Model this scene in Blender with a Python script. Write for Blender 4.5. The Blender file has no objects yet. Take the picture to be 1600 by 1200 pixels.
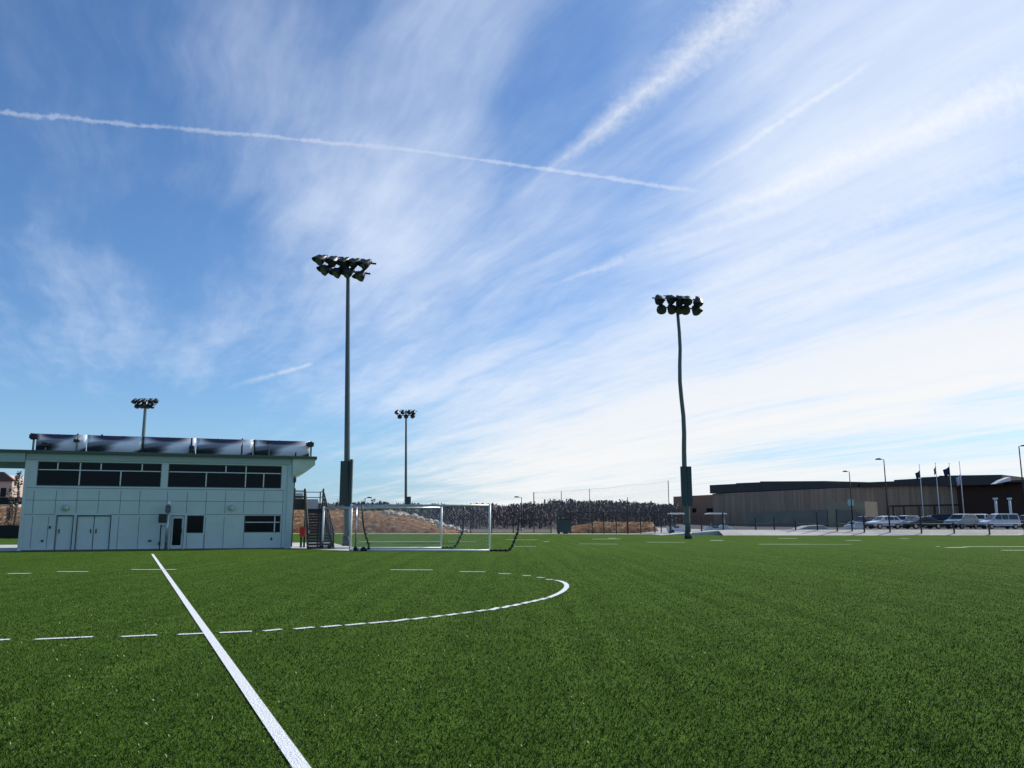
import bpy, math, random
import numpy as np
from mathutils import Vector, Matrix
random.seed(7); rng = np.random.default_rng(7)
R = math.radians
SC = bpy.context.scene; C = SC.collection
# ---------------------------------------------------------------- camera geometry
F = 1290.0; HZ = 815.0; CAMH = 1.61
TH = math.atan((HZ-600)/F)
def ray(x, y):
    a = x-800.0; b = F; c = 600.0-y
    return Vector((a, b*math.cos(TH)-c*math.sin(TH), b*math.sin(TH)+c*math.cos(TH)))
def G(x, y, z=0.0):
    d = ray(x, y); t = (z-CAMH)/d.z
    return Vector((d.x*t, d.y*t, z))
def at(x, y, Y):
    d = ray(x, y); t = Y/d.y
    return Vector((d.x*t, Y, CAMH+d.z*t))
# ---------------------------------------------------------------- materials
def mat(name, col, rough=0.6, metal=0.0, var=0.0, scale=3.0, bump=0.0, bscale=20.0, spec=None, detail=6):
    m = bpy.data.materials.new(name); m.use_nodes = True
    nt = m.node_tree; b = nt.nodes['Principled BSDF']
    b.inputs['Base Color'].default_value = (*col, 1); b.inputs['Roughness'].default_value = rough
    b.inputs['Metallic'].default_value = metal
    if spec is not None: b.inputs['Specular IOR Level'].default_value = spec
    if var or bump:
        tc = nt.nodes.new('ShaderNodeTexCoord')
    if var:
        n = nt.nodes.new('ShaderNodeTexNoise'); n.inputs['Scale'].default_value = scale; n.inputs['Detail'].default_value = detail
        n.inputs['Roughness'].default_value = 0.65
        nt.links.new(tc.outputs['Object'], n.inputs['Vector'])
        r = nt.nodes.new('ShaderNodeMapRange'); r.inputs[1].default_value = 0.3; r.inputs[2].default_value = 0.7
        r.inputs[3].default_value = 1-var; r.inputs[4].default_value = 1+var
        nt.links.new(n.outputs['Fac'], r.inputs[0])
        mx = nt.nodes.new('ShaderNodeVectorMath'); mx.operation = 'SCALE'
        mx.inputs[0].default_value = col; nt.links.new(r.outputs[0], mx.inputs['Scale'])
        nt.links.new(mx.outputs[0], b.inputs['Base Color'])
        r2 = nt.nodes.new('ShaderNodeMapRange'); r2.inputs[1].default_value = 0.3; r2.inputs[2].default_value = 0.7
        r2.inputs[3].default_value = max(0.02, rough-0.1); r2.inputs[4].default_value = min(1, rough+0.1)
        nt.links.new(n.outputs['Fac'], r2.inputs[0]); nt.links.new(r2.outputs[0], b.inputs['Roughness'])
    if bump:
        n2 = nt.nodes.new('ShaderNodeTexNoise'); n2.inputs['Scale'].default_value = bscale; n2.inputs['Detail'].default_value = 5
        nt.links.new(tc.outputs['Object'], n2.inputs['Vector'])
        bp = nt.nodes.new('ShaderNodeBump'); bp.inputs['Strength'].default_value = bump; bp.inputs['Distance'].default_value = 0.05
        nt.links.new(n2.outputs['Fac'], bp.inputs['Height']); nt.links.new(bp.outputs[0], b.inputs['Normal'])
    return m
M = dict(
 panel=mat('grey_panel', (.49,.60,.58), .45, var=.07, scale=.9),
 joint=mat('panel_joint_dark', (.05,.06,.065), .8),
 trim=mat('trim_light', (.44,.56,.54), .4, var=.05, scale=1.5),
 fascia=mat('fascia_metal', (.29,.39,.37), .4, metal=.1, var=.08, scale=1.2),
 roofedge=mat('roof_edge', (.05,.085,.08), .5, var=.1),
 soffit=mat('soffit', (.5,.6,.5), .6, var=.12, scale=1.5),
 glass=mat('dark_glass', (.006,.010,.012), .12, var=.3, scale=.6, spec=.12),
 mull=mat('mullion', (.62,.66,.66), .4, var=.05),
 door=mat('painted_door', (.50,.61,.59), .4, var=.05, scale=2),
 black=mat('black_paint', (.012,.013,.015), .45, var=.2, scale=8),
 blackrub=mat('black_rubber', (.015,.015,.016), .85),
 galv=mat('galvanised', (.16,.21,.22), .42, metal=.55, var=.15, scale=2.5, bump=.1, bscale=6),
 galvd=mat('pole_green_grey', (.085,.12,.125), .5, metal=.3, var=.15, scale=3),
 cab=mat('cabinet_metal', (.035,.06,.065), .5, metal=.2, var=.15, scale=2),
 lampb=mat('floodlight_body', (.02,.025,.028), .4, metal=.3, var=.2, scale=6),
 lens=mat('lamp_lens', (.05,.06,.07), .15),
 white=mat('white_paint', (.78,.79,.78), .35, var=.06, scale=5),
 greyalu=mat('grey_aluminium', (.40,.46,.50), .3, metal=.6, var=.1, scale=4),
 conc=mat('concrete', (.50,.49,.46), .85, var=.15, scale=1.2, bump=.3, bscale=12),
 concf=mat('concrete_wall', (.50,.49,.46), .85, var=.25, scale=.35, bump=.2, bscale=5),
 white_conc=mat('pale_concrete', (.46,.44,.40), .9, var=.25, scale=.25, bump=.2, bscale=5),
 asph=mat('asphalt', (.05,.052,.055), .9, var=.2, scale=.6, bump=.3, bscale=30),
 red=mat('red_paint', (.42,.02,.02), .45, var=.1),
 dgreen=mat('dark_green_paint', (.02,.06,.03), .5, var=.1),
 steel=mat('dark_steel', (.022,.026,.024), .5, metal=.2, var=.2, scale=5),
 tread=mat('stair_tread', (.05,.05,.055), .6, var=.2, scale=5),
 brick=mat('brown_brick', (.33,.17,.105), .85, var=.18, scale=.8, bump=.2, bscale=8),
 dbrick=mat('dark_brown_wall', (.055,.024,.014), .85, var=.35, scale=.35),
 roofd=mat('dark_roof_band', (.034,.031,.031), .6, var=.15, scale=.4),
 pale=mat('pale_block_wall', (.34,.28,.19), .85, var=.15, scale=.8),
 greywall=mat('low_grey_wall', (.21,.19,.15), .8, var=.25, scale=.3),
 tyre=mat('tyre', (.014,.014,.014), .85),
 rim=mat('rim', (.4,.4,.42), .3, metal=.8),
 cglass=mat('car_glass', (.012,.02,.024), .06),
 lightg=mat('headlight', (.7,.72,.74), .1),
 tail=mat('tail_light', (.4,.02,.015), .2),
 straw=mat('straw', (.27,.155,.075), .95, var=.65, scale=.45, bump=1.0, bscale=2.5, detail=10),
 sand=mat('sand', (.42,.37,.29), .95, var=.2, scale=.7, bump=.4, bscale=10),
 rock=mat('rock', (.46,.41,.36), .9, var=.3, scale=1.2, bump=.6, bscale=4),
 bark=mat('bark', (.11,.09,.08), .95, var=.25, scale=4),
 evergreen=mat('evergreen', (.035,.05,.03), .9, var=.3, scale=3),
 wood=mat('winter_twigs', (.13,.115,.115), .95, var=.12, scale=.05),
 pink=mat('house_wall', (.55,.42,.36), .8, var=.1),
 shingle=mat('shingle', (.09,.07,.07), .9, var=.2),
 navy=mat('navy_flag', (.015,.025,.06), .8),
 flagw=mat('pale_flag', (.5,.5,.58), .8),
 skirt=mat('windscreen_fabric', (.012,.012,.014), .9, var=.2, scale=1),
)
def corrugated():
    m = mat('tan_corrugated', (.17,.145,.125), .7); nt = m.node_tree; b = nt.nodes['Principled BSDF']
    tc = nt.nodes.new('ShaderNodeTexCoord'); w = nt.nodes.new('ShaderNodeTexWave'); w.bands_direction = 'X'
    w.inputs['Scale'].default_value = .8; w.inputs['Distortion'].default_value = 0.0
    nt.links.new(tc.outputs['Object'], w.inputs['Vector'])
    n = nt.nodes.new('ShaderNodeTexNoise'); n.inputs['Scale'].default_value = .5; n.inputs['Detail'].default_value = 4
    mp = nt.nodes.new('ShaderNodeMapping'); mp.inputs['Scale'].default_value = (3, 3, .15)
    nt.links.new(tc.outputs['Object'], mp.inputs[0]); nt.links.new(mp.outputs[0], n.inputs['Vector'])
    cr = nt.nodes.new('ShaderNodeValToRGB'); cr.color_ramp.elements[0].position = .3; cr.color_ramp.elements[1].position = .7
    cr.color_ramp.elements[0].color = (.28,.18,.12,1); cr.color_ramp.elements[1].color = (.46,.30,.20,1)
    nt.links.new(n.outputs['Fac'], cr.inputs[0]); nt.links.new(cr.outputs[0], b.inputs['Base Color'])
    bp = nt.nodes.new('ShaderNodeBump'); bp.inputs['Strength'].default_value = .8; bp.inputs['Distance'].default_value = .1
    nt.links.new(w.outputs['Fac'], bp.inputs['Height']); nt.links.new(bp.outputs[0], b.inputs['Normal'])
    return m
M['tan'] = corrugated()
def straw_mat():
    m = mat('straw_cover', (.3,.2,.1), .95); nt = m.node_tree; b = nt.nodes['Principled BSDF']; tc = nt.nodes.new('ShaderNodeTexCoord')
    n = nt.nodes.new('ShaderNodeTexNoise'); n.inputs['Scale'].default_value = 1.5; n.inputs['Detail'].default_value = 12; n.inputs['Roughness'].default_value = .75
    nt.links.new(tc.outputs['Object'], n.inputs['Vector']); r = nt.nodes.new('ShaderNodeValToRGB'); e = r.color_ramp.elements
    e[0].position = .40; e[0].color = (.045,.045,.018,1); e[1].position = .62; e[1].color = (.55,.42,.28,1)
    for p, c in ((.45,(.14,.07,.03,1)),(.5,(.36,.14,.055,1)),(.55,(.22,.16,.07,1))): q = e.new(p); q.color = c
    nt.links.new(n.outputs['Fac'], r.inputs[0]); nt.links.new(r.outputs[0], b.inputs['Base Color'])
    bp = nt.nodes.new('ShaderNodeBump'); bp.inputs['Strength'].default_value = 1; bp.inputs['Distance'].default_value = .35
    nt.links.new(n.outputs['Fac'], bp.inputs['Height']); nt.links.new(bp.outputs[0], b.inputs['Normal']); return m
M['straw'] = straw_mat()
def netmat(name, col, cover, sc):
    m = bpy.data.materials.new(name); m.use_nodes = True; nt = m.node_tree; nt.nodes.clear()
    out = nt.nodes.new('ShaderNodeOutputMaterial'); mix = nt.nodes.new('ShaderNodeMixShader')
    tr = nt.nodes.new('ShaderNodeBsdfTransparent'); d = nt.nodes.new('ShaderNodeBsdfPrincipled')
    d.inputs['Base Color'].default_value = (*col, 1); d.inputs['Roughness'].default_value = .7
    tc = nt.nodes.new('ShaderNodeTexCoord')
    fac = None
    for ang in (45, -45):
        mp = nt.nodes.new('ShaderNodeMapping'); mp.inputs['Rotation'].default_value = (0, R(ang), 0)
        nt.links.new(tc.outputs['Object'], mp.inputs[0])
        w = nt.nodes.new('ShaderNodeTexWave'); w.bands_direction = 'X'; w.inputs['Scale'].default_value = sc
        nt.links.new(mp.outputs[0], w.inputs['Vector'])
        g = nt.nodes.new('ShaderNodeMath'); g.operation = 'GREATER_THAN'; g.inputs[1].default_value = 1-cover
        nt.links.new(w.outputs['Fac'], g.inputs[0])
        if fac is None: fac = g.outputs[0]
        else:
            mm = nt.nodes.new('ShaderNodeMath'); mm.operation = 'MAXIMUM'
            nt.links.new(fac, mm.inputs[0]); nt.links.new(g.outputs[0], mm.inputs[1]); fac = mm.outputs[0]
    nt.links.new(fac, mix.inputs[0]); nt.links.new(tr.outputs[0], mix.inputs[1]); nt.links.new(d.outputs[0], mix.inputs[2])
    nt.links.new(mix.outputs[0], out.inputs[0]); return m
M['chain'] = netmat('chain_link', (.02,.022,.024), .03, 3.0)
M['net'] = netmat('ball_net', (.10,.10,.11), .0015, 2.0)
M['goalnet'] = netmat('goal_net', (.6,.62,.62), .006, 2.6)
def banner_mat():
    m = mat('banner_gradient', (.7,.74,.82), .35); nt = m.node_tree; b = nt.nodes['Principled BSDF']
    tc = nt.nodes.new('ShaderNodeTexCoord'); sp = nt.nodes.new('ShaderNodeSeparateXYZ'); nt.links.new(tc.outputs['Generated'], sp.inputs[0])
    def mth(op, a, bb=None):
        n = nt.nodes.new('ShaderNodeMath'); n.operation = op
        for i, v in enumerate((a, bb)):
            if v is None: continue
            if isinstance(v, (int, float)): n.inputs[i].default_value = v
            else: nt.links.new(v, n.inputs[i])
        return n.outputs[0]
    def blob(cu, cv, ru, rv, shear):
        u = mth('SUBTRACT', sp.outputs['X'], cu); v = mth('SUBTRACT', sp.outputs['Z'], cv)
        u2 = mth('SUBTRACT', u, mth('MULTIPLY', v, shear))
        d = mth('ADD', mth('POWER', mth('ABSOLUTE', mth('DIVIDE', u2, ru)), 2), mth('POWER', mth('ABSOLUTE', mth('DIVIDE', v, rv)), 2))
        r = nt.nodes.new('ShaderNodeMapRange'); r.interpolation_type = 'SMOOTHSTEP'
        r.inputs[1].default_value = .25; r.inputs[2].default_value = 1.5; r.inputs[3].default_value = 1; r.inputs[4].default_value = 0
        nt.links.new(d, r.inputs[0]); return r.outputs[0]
    k = mth('MAXIMUM', blob(.45, .97, .44, .32, 0), mth('MULTIPLY', blob(.16, .48, .30, .30, 1.1), .75))  # soft dark ellipses blended over the pale base colour of each banner
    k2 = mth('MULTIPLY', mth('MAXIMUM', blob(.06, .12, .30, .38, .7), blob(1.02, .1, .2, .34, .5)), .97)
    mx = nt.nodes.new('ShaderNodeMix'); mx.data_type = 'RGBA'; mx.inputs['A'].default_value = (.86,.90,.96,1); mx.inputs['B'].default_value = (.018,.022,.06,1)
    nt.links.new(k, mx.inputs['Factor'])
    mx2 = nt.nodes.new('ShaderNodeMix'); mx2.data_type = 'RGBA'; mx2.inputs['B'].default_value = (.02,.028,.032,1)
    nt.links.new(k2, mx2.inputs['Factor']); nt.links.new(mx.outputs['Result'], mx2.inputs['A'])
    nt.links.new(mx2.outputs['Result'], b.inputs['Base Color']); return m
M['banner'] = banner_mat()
# ---------------------------------------------------------------- mesh builder
class MB:
    def __init__(s): s.v = []; s.f = []; s.m = []
    def add(s, vs, fs, mi=0):
        n = len(s.v); s.v += [tuple(v) for v in vs]; s.f += [tuple(i+n for i in f) for f in fs]; s.m += [mi]*len(fs); return s
    def box(s, x0, x1, y0, y1, z0, z1, mi=0, mtx=None):
        vs = [Vector((x, y, z)) for z in (z0, z1) for y in (y0, y1) for x in (x0, x1)]
        if mtx is not None: vs = [mtx @ v for v in vs]
        return s.add(vs, [(0,2,3,1),(4,5,7,6),(0,1,5,4),(2,6,7,3),(0,4,6,2),(1,3,7,5)], mi)
    def bar(s, p, q, w, h=None, mi=0):
        p = Vector(p); q = Vector(q); h = h or w; d = (q-p).normalized()
        a = Vector((0,0,1)) if abs(d.z) < .9 else Vector((0,1,0))
        sx = d.cross(a).normalized(); sz = sx.cross(d).normalized()
        vs = [b+sx*i*w/2+sz*j*h/2 for b in (p, q) for i, j in ((-1,-1),(1,-1),(1,1),(-1,1))]
        return s.add(vs, [(0,3,2,1),(4,5,6,7),(0,1,5,4),(1,2,6,5),(2,3,7,6),(3,0,4,7)], mi)
    def tube(s, p, q, r0, r1=None, n=12, mi=0):
        return s.path([p, q], [r0, r0 if r1 is None else r1], n, mi)
    def path(s, pts, rs, n=10, mi=0):
        pts = [Vector(p) for p in pts]
        if isinstance(rs, (int, float)): rs = [rs]*len(pts)
        vs = []; fs = []
        for i, p in enumerate(pts):
            d = (pts[min(i+1, len(pts)-1)]-pts[max(i-1, 0)]).normalized()
            a = Vector((0,1,0)) if abs(d.y) < .9 else Vector((1,0,0))
            u = d.cross(a).normalized(); w = d.cross(u).normalized()
            for k in range(n):
                t = 2*math.pi*k/n; vs.append(p+(u*math.cos(t)+w*math.sin(t))*rs[i])
        for i in range(len(pts)-1):
            for k in range(n):
                a0 = i*n+k; b0 = i*n+(k+1) % n; fs.append((a0, b0, b0+n, a0+n))
        fs.append(tuple(reversed(range(n)))); fs.append(tuple((len(pts)-1)*n+k for k in range(n)))
        return s.add(vs, fs, mi)
    def prism(s, pts, y0, y1, mi=0, mtx=None, inset=None):
        # pts in xz plane, extruded along y ; inset: list of y insets per point
        n = len(pts); inset = inset or [0]*n
        vs = [Vector((x, y0+inset[i], z)) for i, (x, z) in enumerate(pts)]+[Vector((x, y1-inset[i], z)) for i, (x, z) in enumerate(pts)]
        if mtx is not None: vs = [mtx @ v for v in vs]
        fs = [tuple(range(n)), tuple(reversed(range(n, 2*n)))]+[(i, i+n, (i+1) % n+n, (i+1) % n) for i in range(n)]
        return s.add(vs, fs, mi)
    def build(s, name, ms, parent=None, smooth=False, bevel=0, loc=None, rot=None):
        me = bpy.data.meshes.new(name); me.from_pydata(s.v, [], s.f)
        ms = ms if isinstance(ms, (list, tuple)) else [ms]
        for m in ms: me.materials.append(m)
        if any(s.m): me.polygons.foreach_set('material_index', s.m)
        if smooth:
            me.polygons.foreach_set('use_smooth', [len(f) < 6 for f in s.f])
        me.update(); o = bpy.data.objects.new(name, me); C.objects.link(o)
        if parent: o.parent = parent
        if loc is not None: o.location = loc
        if rot is not None: o.rotation_euler = rot
        if bevel:
            b = o.modifiers.new('bevel', 'BEVEL'); b.width = bevel; b.segments = 2; b.limit_method = 'ANGLE'
        return o
def tag(o, label=None, cat=None, group=None, kind=None):
    if label: o['label'] = label
    if cat: o['category'] = cat
    if group: o['group'] = group
    if kind: o['kind'] = kind
    return o
def empty(name, loc, rz=0, label=None, cat=None, group=None):
    o = bpy.data.objects.new(name, None); C.objects.link(o); o.location = loc; o.rotation_euler = (0,0,rz); o.empty_display_size = .3
    return tag(o, label, cat, group)
def kids(o): return [c for c in list(C.objects) if c.parent == o]
def copy_tree(o, parent=None):
    c = o.copy(); C.objects.link(c); c.parent = parent
    for ch in kids(o): copy_tree(ch, c)
    return c
# ---------------------------------------------------------------- ground
def sheet(name, pts, z, m):
    mb = MB(); mb.add([(p[0], p[1], z) for p in pts], [tuple(range(len(pts)))]); o = mb.build(name, m); tag(o, kind='structure'); return o
def turf_mat():
    m = bpy.data.materials.new('turf'); m.use_nodes = True; nt = m.node_tree; b = nt.nodes['Principled BSDF']
    tc = nt.nodes.new('ShaderNodeTexCoord')
    def noise(sc, det, mp=None, rot=0):
        n = nt.nodes.new('ShaderNodeTexNoise'); n.inputs['Scale'].default_value = sc; n.inputs['Detail'].default_value = det
        if mp:
            k = nt.nodes.new('ShaderNodeMapping'); k.vector_type = 'POINT'; k.inputs['Rotation'].default_value = (0,0,rot); k.inputs['Scale'].default_value = mp
            nt.links.new(tc.outputs['Object'], k.inputs[0]); nt.links.new(k.outputs[0], n.inputs['Vector'])
        else: nt.links.new(tc.outputs['Object'], n.inputs['Vector'])
        return n.outputs['Fac']
    fine = noise(22, 8); mid = noise(1.3, 5); strk = noise(1.0, 4, (2.2, .05, 1), R(-25))
    def ramp(src, c0, c1, p0=.3, p1=.7):
        r = nt.nodes.new('ShaderNodeValToRGB'); r.color_ramp.elements[0].position = p0; r.color_ramp.elements[1].position = p1
        r.color_ramp.elements[0].color = (*c0, 1); r.color_ramp.elements[1].color = (*c1, 1); nt.links.new(src, r.inputs[0]); return r.outputs[0]
    a = ramp(fine, (.040,.082,.011), (.094,.166,.026), .33, .68)
    s = nt.nodes.new('ShaderNodeMix'); s.data_type = 'RGBA'; s.blend_type = 'MULTIPLY'; s.inputs['Factor'].default_value = 1
    nt.links.new(a, s.inputs['A']); nt.links.new(ramp(mid, (.82,.84,.8), (1.12,1.1,1.1)), s.inputs['B'])
    s2 = nt.nodes.new('ShaderNodeMix'); s2.data_type = 'RGBA'; s2.blend_type = 'MULTIPLY'; s2.inputs['Factor'].default_value = 1
    nt.links.new(s.outputs['Result'], s2.inputs['A']); nt.links.new(ramp(strk, (.84,.86,.84), (1.14,1.12,1.12), .35, .65), s2.inputs['B'])
    nt.links.new(s2.outputs['Result'], b.inputs['Base Color'])
    b.inputs['Roughness'].default_value = .95; b.inputs['Specular IOR Level'].default_value = .02
    bp = nt.nodes.new('ShaderNodeBump'); bp.inputs['Strength'].default_value = .9; bp.inputs['Distance'].default_value = .03
    nt.links.new(noise(40, 6), bp.inputs['Height']); nt.links.new(bp.outputs[0], b.inputs['Normal'])
    return m
M['turf'] = turf_mat()
M['field_beyond'] = mat('rough_ground', (.14,.13,.07), .95, var=.3, scale=.08)
E = 3000
sheet('ground', [(-E,-E),(E,-E),(E,E),(-E,E)], -.02, M['field_beyond'])
FE = [(-95,-30),(95,-30),(95, 97),(30, 99),(G(1060,835).x, 103),(G(900,832.5).x, 113),(G(460,831.5).x, 113),(-95,113)]
sheet('playing_field', FE, 0, M['turf'])
# ---------------------------------------------------------------- field markings
LA = G(238,866); LB = G(470,1200); LD = (LB-LA).normalized()
LN = Vector((-LD.y, LD.x, 0))
paint = mat('turf_line_white', (.80,.82,.82), .9, var=.10, scale=30, bump=.6, bscale=60)
faint = mat('turf_line_faded', (.58,.68,.46), .9, var=.2, scale=8)
segs = []   # (p, q, halfwidth)
def strip(mb, pts, hw, z=.012):
    pts = [Vector((p[0], p[1], 0)) for p in pts]; vs = []
    for i, p in enumerate(pts):
        d = (pts[min(i+1, len(pts)-1)]-pts[max(i-1, 0)]).normalized(); n = Vector((-d.y, d.x, 0))
        vs += [(p+n*hw)+Vector((0,0,z)), (p-n*hw)+Vector((0,0,z))]
    mb.add(vs, [(2*i, 2*i+1, 2*i+3, 2*i+2) for i in range(len(pts)-1)])
LP0 = LA; LP1 = LB+LD*6
mb = MB(); strip(mb, [LP0.lerp(LP1, i/40) for i in range(41)], .056); tag(mb.build('halfway_line', paint), kind='structure')
segs.append((LP0, LP1, .056))
mb = MB()
near = [(-420,-330,997.5),(-290,-200,1000.5),(-160,-90,1001.5),(-60,-30,1001.2),(-15,0,1001),(0,15,1000.5),(55,145,998),(190,245,994.5),(278,318,991.5),(343,393,988.5),(412,440,985.5),(460,490,982.3),(503,532,979.4),(541,570,976.4),
 (577,608,973.3),(613,638,970),(645,665,967),(674,691,964),(698,715,961),(722,738,958),(745,759,955),(766,780,952),(784,797,949),(801,811.5,946),(817,827,942.5),(831,840.5,939.5),(844,853,936.5)]
far = [(853,864,905.8),(839,850,902.6),(817,829,899.6),(779,798,896.6),(718,758,893.5),(610,676,890.6),(205,275,890.3),(90,138,893.5),(12,47,896.5)]
CP = []
for a, b, y in near:
    sl = .045 if a < 350 else .10 if a < 600 else .16 if a < 760 else .30
    h = (b-a)/2*sl; p, q = G(a, y+h), G(b, y-h); w = .056 if a < 500 else .062; a -= 2; b += 2
    strip(mb, [p, q], w); segs.append((p, q, w))
tip = [(857,934.5),(866,931),(874,927.5),(881,923),(885,918.5),(885.5,914.5),(882,911),(876,908.6),(868,907)]
tp = [G(*t) for t in tip]; strip(mb, tp, .062); segs += [(tp[i], tp[i+1], .062) for i in range(len(tp)-1)]
for a, b, y in far:
    p, q = G(a, y), G(b, y+(.4 if a > 500 else 0)); strip(mb, [p, q], .085); segs.append((p, q, .085))
tag(mb.build('center_circle', paint), kind='structure')
mb = MB()
for a, b, y, y2, w in [(560,690,846.5,846.5,.16),(700,745,846.8,846.8,.12),(797,838,854,854,.10),(850,858,846.5,846.5,.2),(790,840,843.5,843.7,.15),(905,965,850,850.4,.10),(925,970,842.5,842.3,.2),
   (1010,1070,847.6,847.4,.12),(950,962,841,841,.3),(1110,1130,844.5,844.5,.3),(1185,1265,850.5,850.5,.14),(1265,1330,850.8,850.6,.08),(1215,1245,841.5,841.5,.2),(1322,1345,844.5,844.5,.22),
   (1405,1420,841.8,841.8,.2),(1478,1510,856,855.4,.14),(1505,1620,854.2,854.4,.14),(1565,1640,860,860.2,.12)]:
    strip(mb, [G(a, y), G(b, y2)], w*1.8)
tag(mb.build('faded_line', faint), kind='structure')
mb = MB(); strip(mb, [G(1463,854.3), G(1468,854.3)], .22, .014)
tag(mb.build('corner_mark', paint), kind='structure')
# ---------------------------------------------------------------- turf blades (stuff)
def blades():
    N = 680000
    u = rng.random(N); dmin, dmax = 4.8, 59.0
    d = dmin*(dmax/dmin)**(u**1.15)
    x = (rng.random(N)*2-1)*(.74*d+4.0)
    y = d
    h = .018+.016*rng.random(N); h *= .8*np.clip(1-(d-9)/50, .0, 1)
    w = .0023*(d/6)**.62*(0.7+.6*rng.random(N))
    ang = rng.random(N)*math.pi; lean = rng.normal(0, .55, N)*h; la = rng.random(N)*2*math.pi
    # grain: blades lean along stripes parallel to the halfway line
    cx, cy = np.cos(ang)*w, np.sin(ang)*w
    lx, ly = np.cos(la)*lean, np.sin(la)*lean
    for p_, q_, hw_ in segs[:1]:
        dd_ = np.array((q_-p_).normalized()[:2]); pe_ = np.abs((np.c_[x,y]-np.array(p_[:2]))@np.array([-dd_[1],dd_[0]])); h = np.where(pe_ < .075, h*.45, h)
    V = np.empty((N, 4, 3), np.float32)
    V[:,0] = np.c_[x-cx, y-cy, np.zeros(N)]; V[:,1] = np.c_[x+cx, y+cy, np.zeros(N)]
    V[:,2] = np.c_[x+cx*.55+lx*.6, y+cy*.55+ly*.6, h*.75]; V[:,3] = np.c_[x-cx*.3+lx*1.3, y-cy*.3+ly*1.3, h]
    me = bpy.data.meshes.new('artificial_grass'); me.vertices.add(N*4); me.vertices.foreach_set('co', V.ravel())
    me.loops.add(N*4); me.loops.foreach_set('vertex_index', np.arange(N*4, dtype=np.int32))
    me.polygons.add(N); me.polygons.foreach_set('loop_start', np.arange(0, N*4, 4, dtype=np.int32))
    t = rng.random(N)
    c0 = np.array([.013,.033,.005]); c1 = np.array([.053,.106,.014])
    col = c0+(c1-c0)*(t[:,None]**1.2)
    ac = x*math.cos(R(25))+y*math.sin(R(25)); st_ = sum(a_*np.sin(ac*f_+p_) for a_, f_, p_ in ((.07,2.1,0),(.06,5.3,1.3),(.05,9.7,2.1),(.06,.8,.4)))
    pn = sum(.05*np.sin(x*f_+p_+1.7*np.sin(y*g_)) for f_, g_, p_ in ((1.1,.7,0),(2.3,1.9,2),(.4,.3,4)))
    col *= (1+st_*1.3+pn)[:,None]
    yel = rng.random(N) < .05; col[yel] = np.array([.14,.16,.06])
    pale = rng.random(N) < .010; col[pale] = np.array([.66,.66,.42])  # pale crumb and thatch flecks; the turf's glint sparkle is painted into them
    P = np.c_[x, y]
    for p, q, hw in segs:
        p = np.array(p[:2]); q = np.array(q[:2]); L = np.linalg.norm(q-p); dd = (q-p)/L
        r = P-p; al = r@dd; pe = np.abs(r@np.array([-dd[1], dd[0]]))
        inside = (al > -.02) & (al < L+.02) & (pe < hw+.001)
        col[inside] = np.array([.72,.75,.74])*(.8+.25*rng.random(inside.sum())[:,None])
    ca = me.color_attributes.new('tint', 'FLOAT_COLOR', 'POINT')
    cc = np.ones((N, 4, 4), np.float32); cc[:,:,:3] = col[:,None,:]; ca.data.foreach_set('color', cc.ravel())
    me.update(); me.validate()
    m = bpy.data.materials.new('turf_blade'); m.use_nodes = True; nt = m.node_tree; b = nt.nodes['Principled BSDF']
    a = nt.nodes.new('ShaderNodeAttribute'); a.attribute_name = 'tint'; nt.links.new(a.outputs['Color'], b.inputs['Base Color'])
    b.inputs['Roughness'].default_value = .55; b.inputs['Specular IOR Level'].default_value = .05
    me.materials.append(m); o = bpy.data.objects.new('artificial_grass', me); C.objects.link(o)
    tag(o, 'short dark green artificial grass blades covering the playing field', 'grass', kind='stuff')
blades()
# ================================================================ PRESS BOX BUILDING
B0 = G(28, 861); B1 = G(447, 857)
bang = math.atan2(B1.y-B0.y, B1.x-B0.x); BL = (B1-B0).length
BU = Vector((math.cos(bang), math.sin(bang), 0)); BV = Vector((-math.sin(bang), math.cos(bang), 0))
def FL(px, py, d=0.0):       # d = depth behind facade (local y)
    dr = ray(px, py); o = Vector((0,0,CAMH)); p0 = B0+BV*d
    t = (p0-o).dot(BV)/dr.dot(BV); p = o+dr*t; return ((p-B0).dot(BU), p.z)
bld = empty('press_box', B0, bang, 'two storey grey panelled press box with ribbon windows and a flat overhanging roof', 'building')
ZT = (FL(28,709)[1]+FL(447,714)[1])/2     # top of wall
def S(px, py=800): return FL(px, py)[0]
def Z(px, py): return FL(px, py)[1]
zw1 = (Z(58,722)+Z(440,727))/2; zw0 = (Z(58,759)+Z(440,763))/2
zdoor = Z(140,806); zwin = (Z(305,805)+Z(410,806))/2
ops = {
 'w1': (S(58,740), S(252,740), zw0, zw1), 'w2': (S(263,740), S(440,740), zw0, zw1),
 'd1': (S(87,835), S(112,835), .02, zdoor), 'd2': (S(119,835), S(171,835), .02, zdoor),
 'd3': (S(266,835), S(287,835), .02, zwin+.0), 'w3': (S(291.5,820), S(318,820), Z(305,833), zwin), 'w4': (S(382,820), S(438,820), Z(410,832), zwin)}
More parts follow.
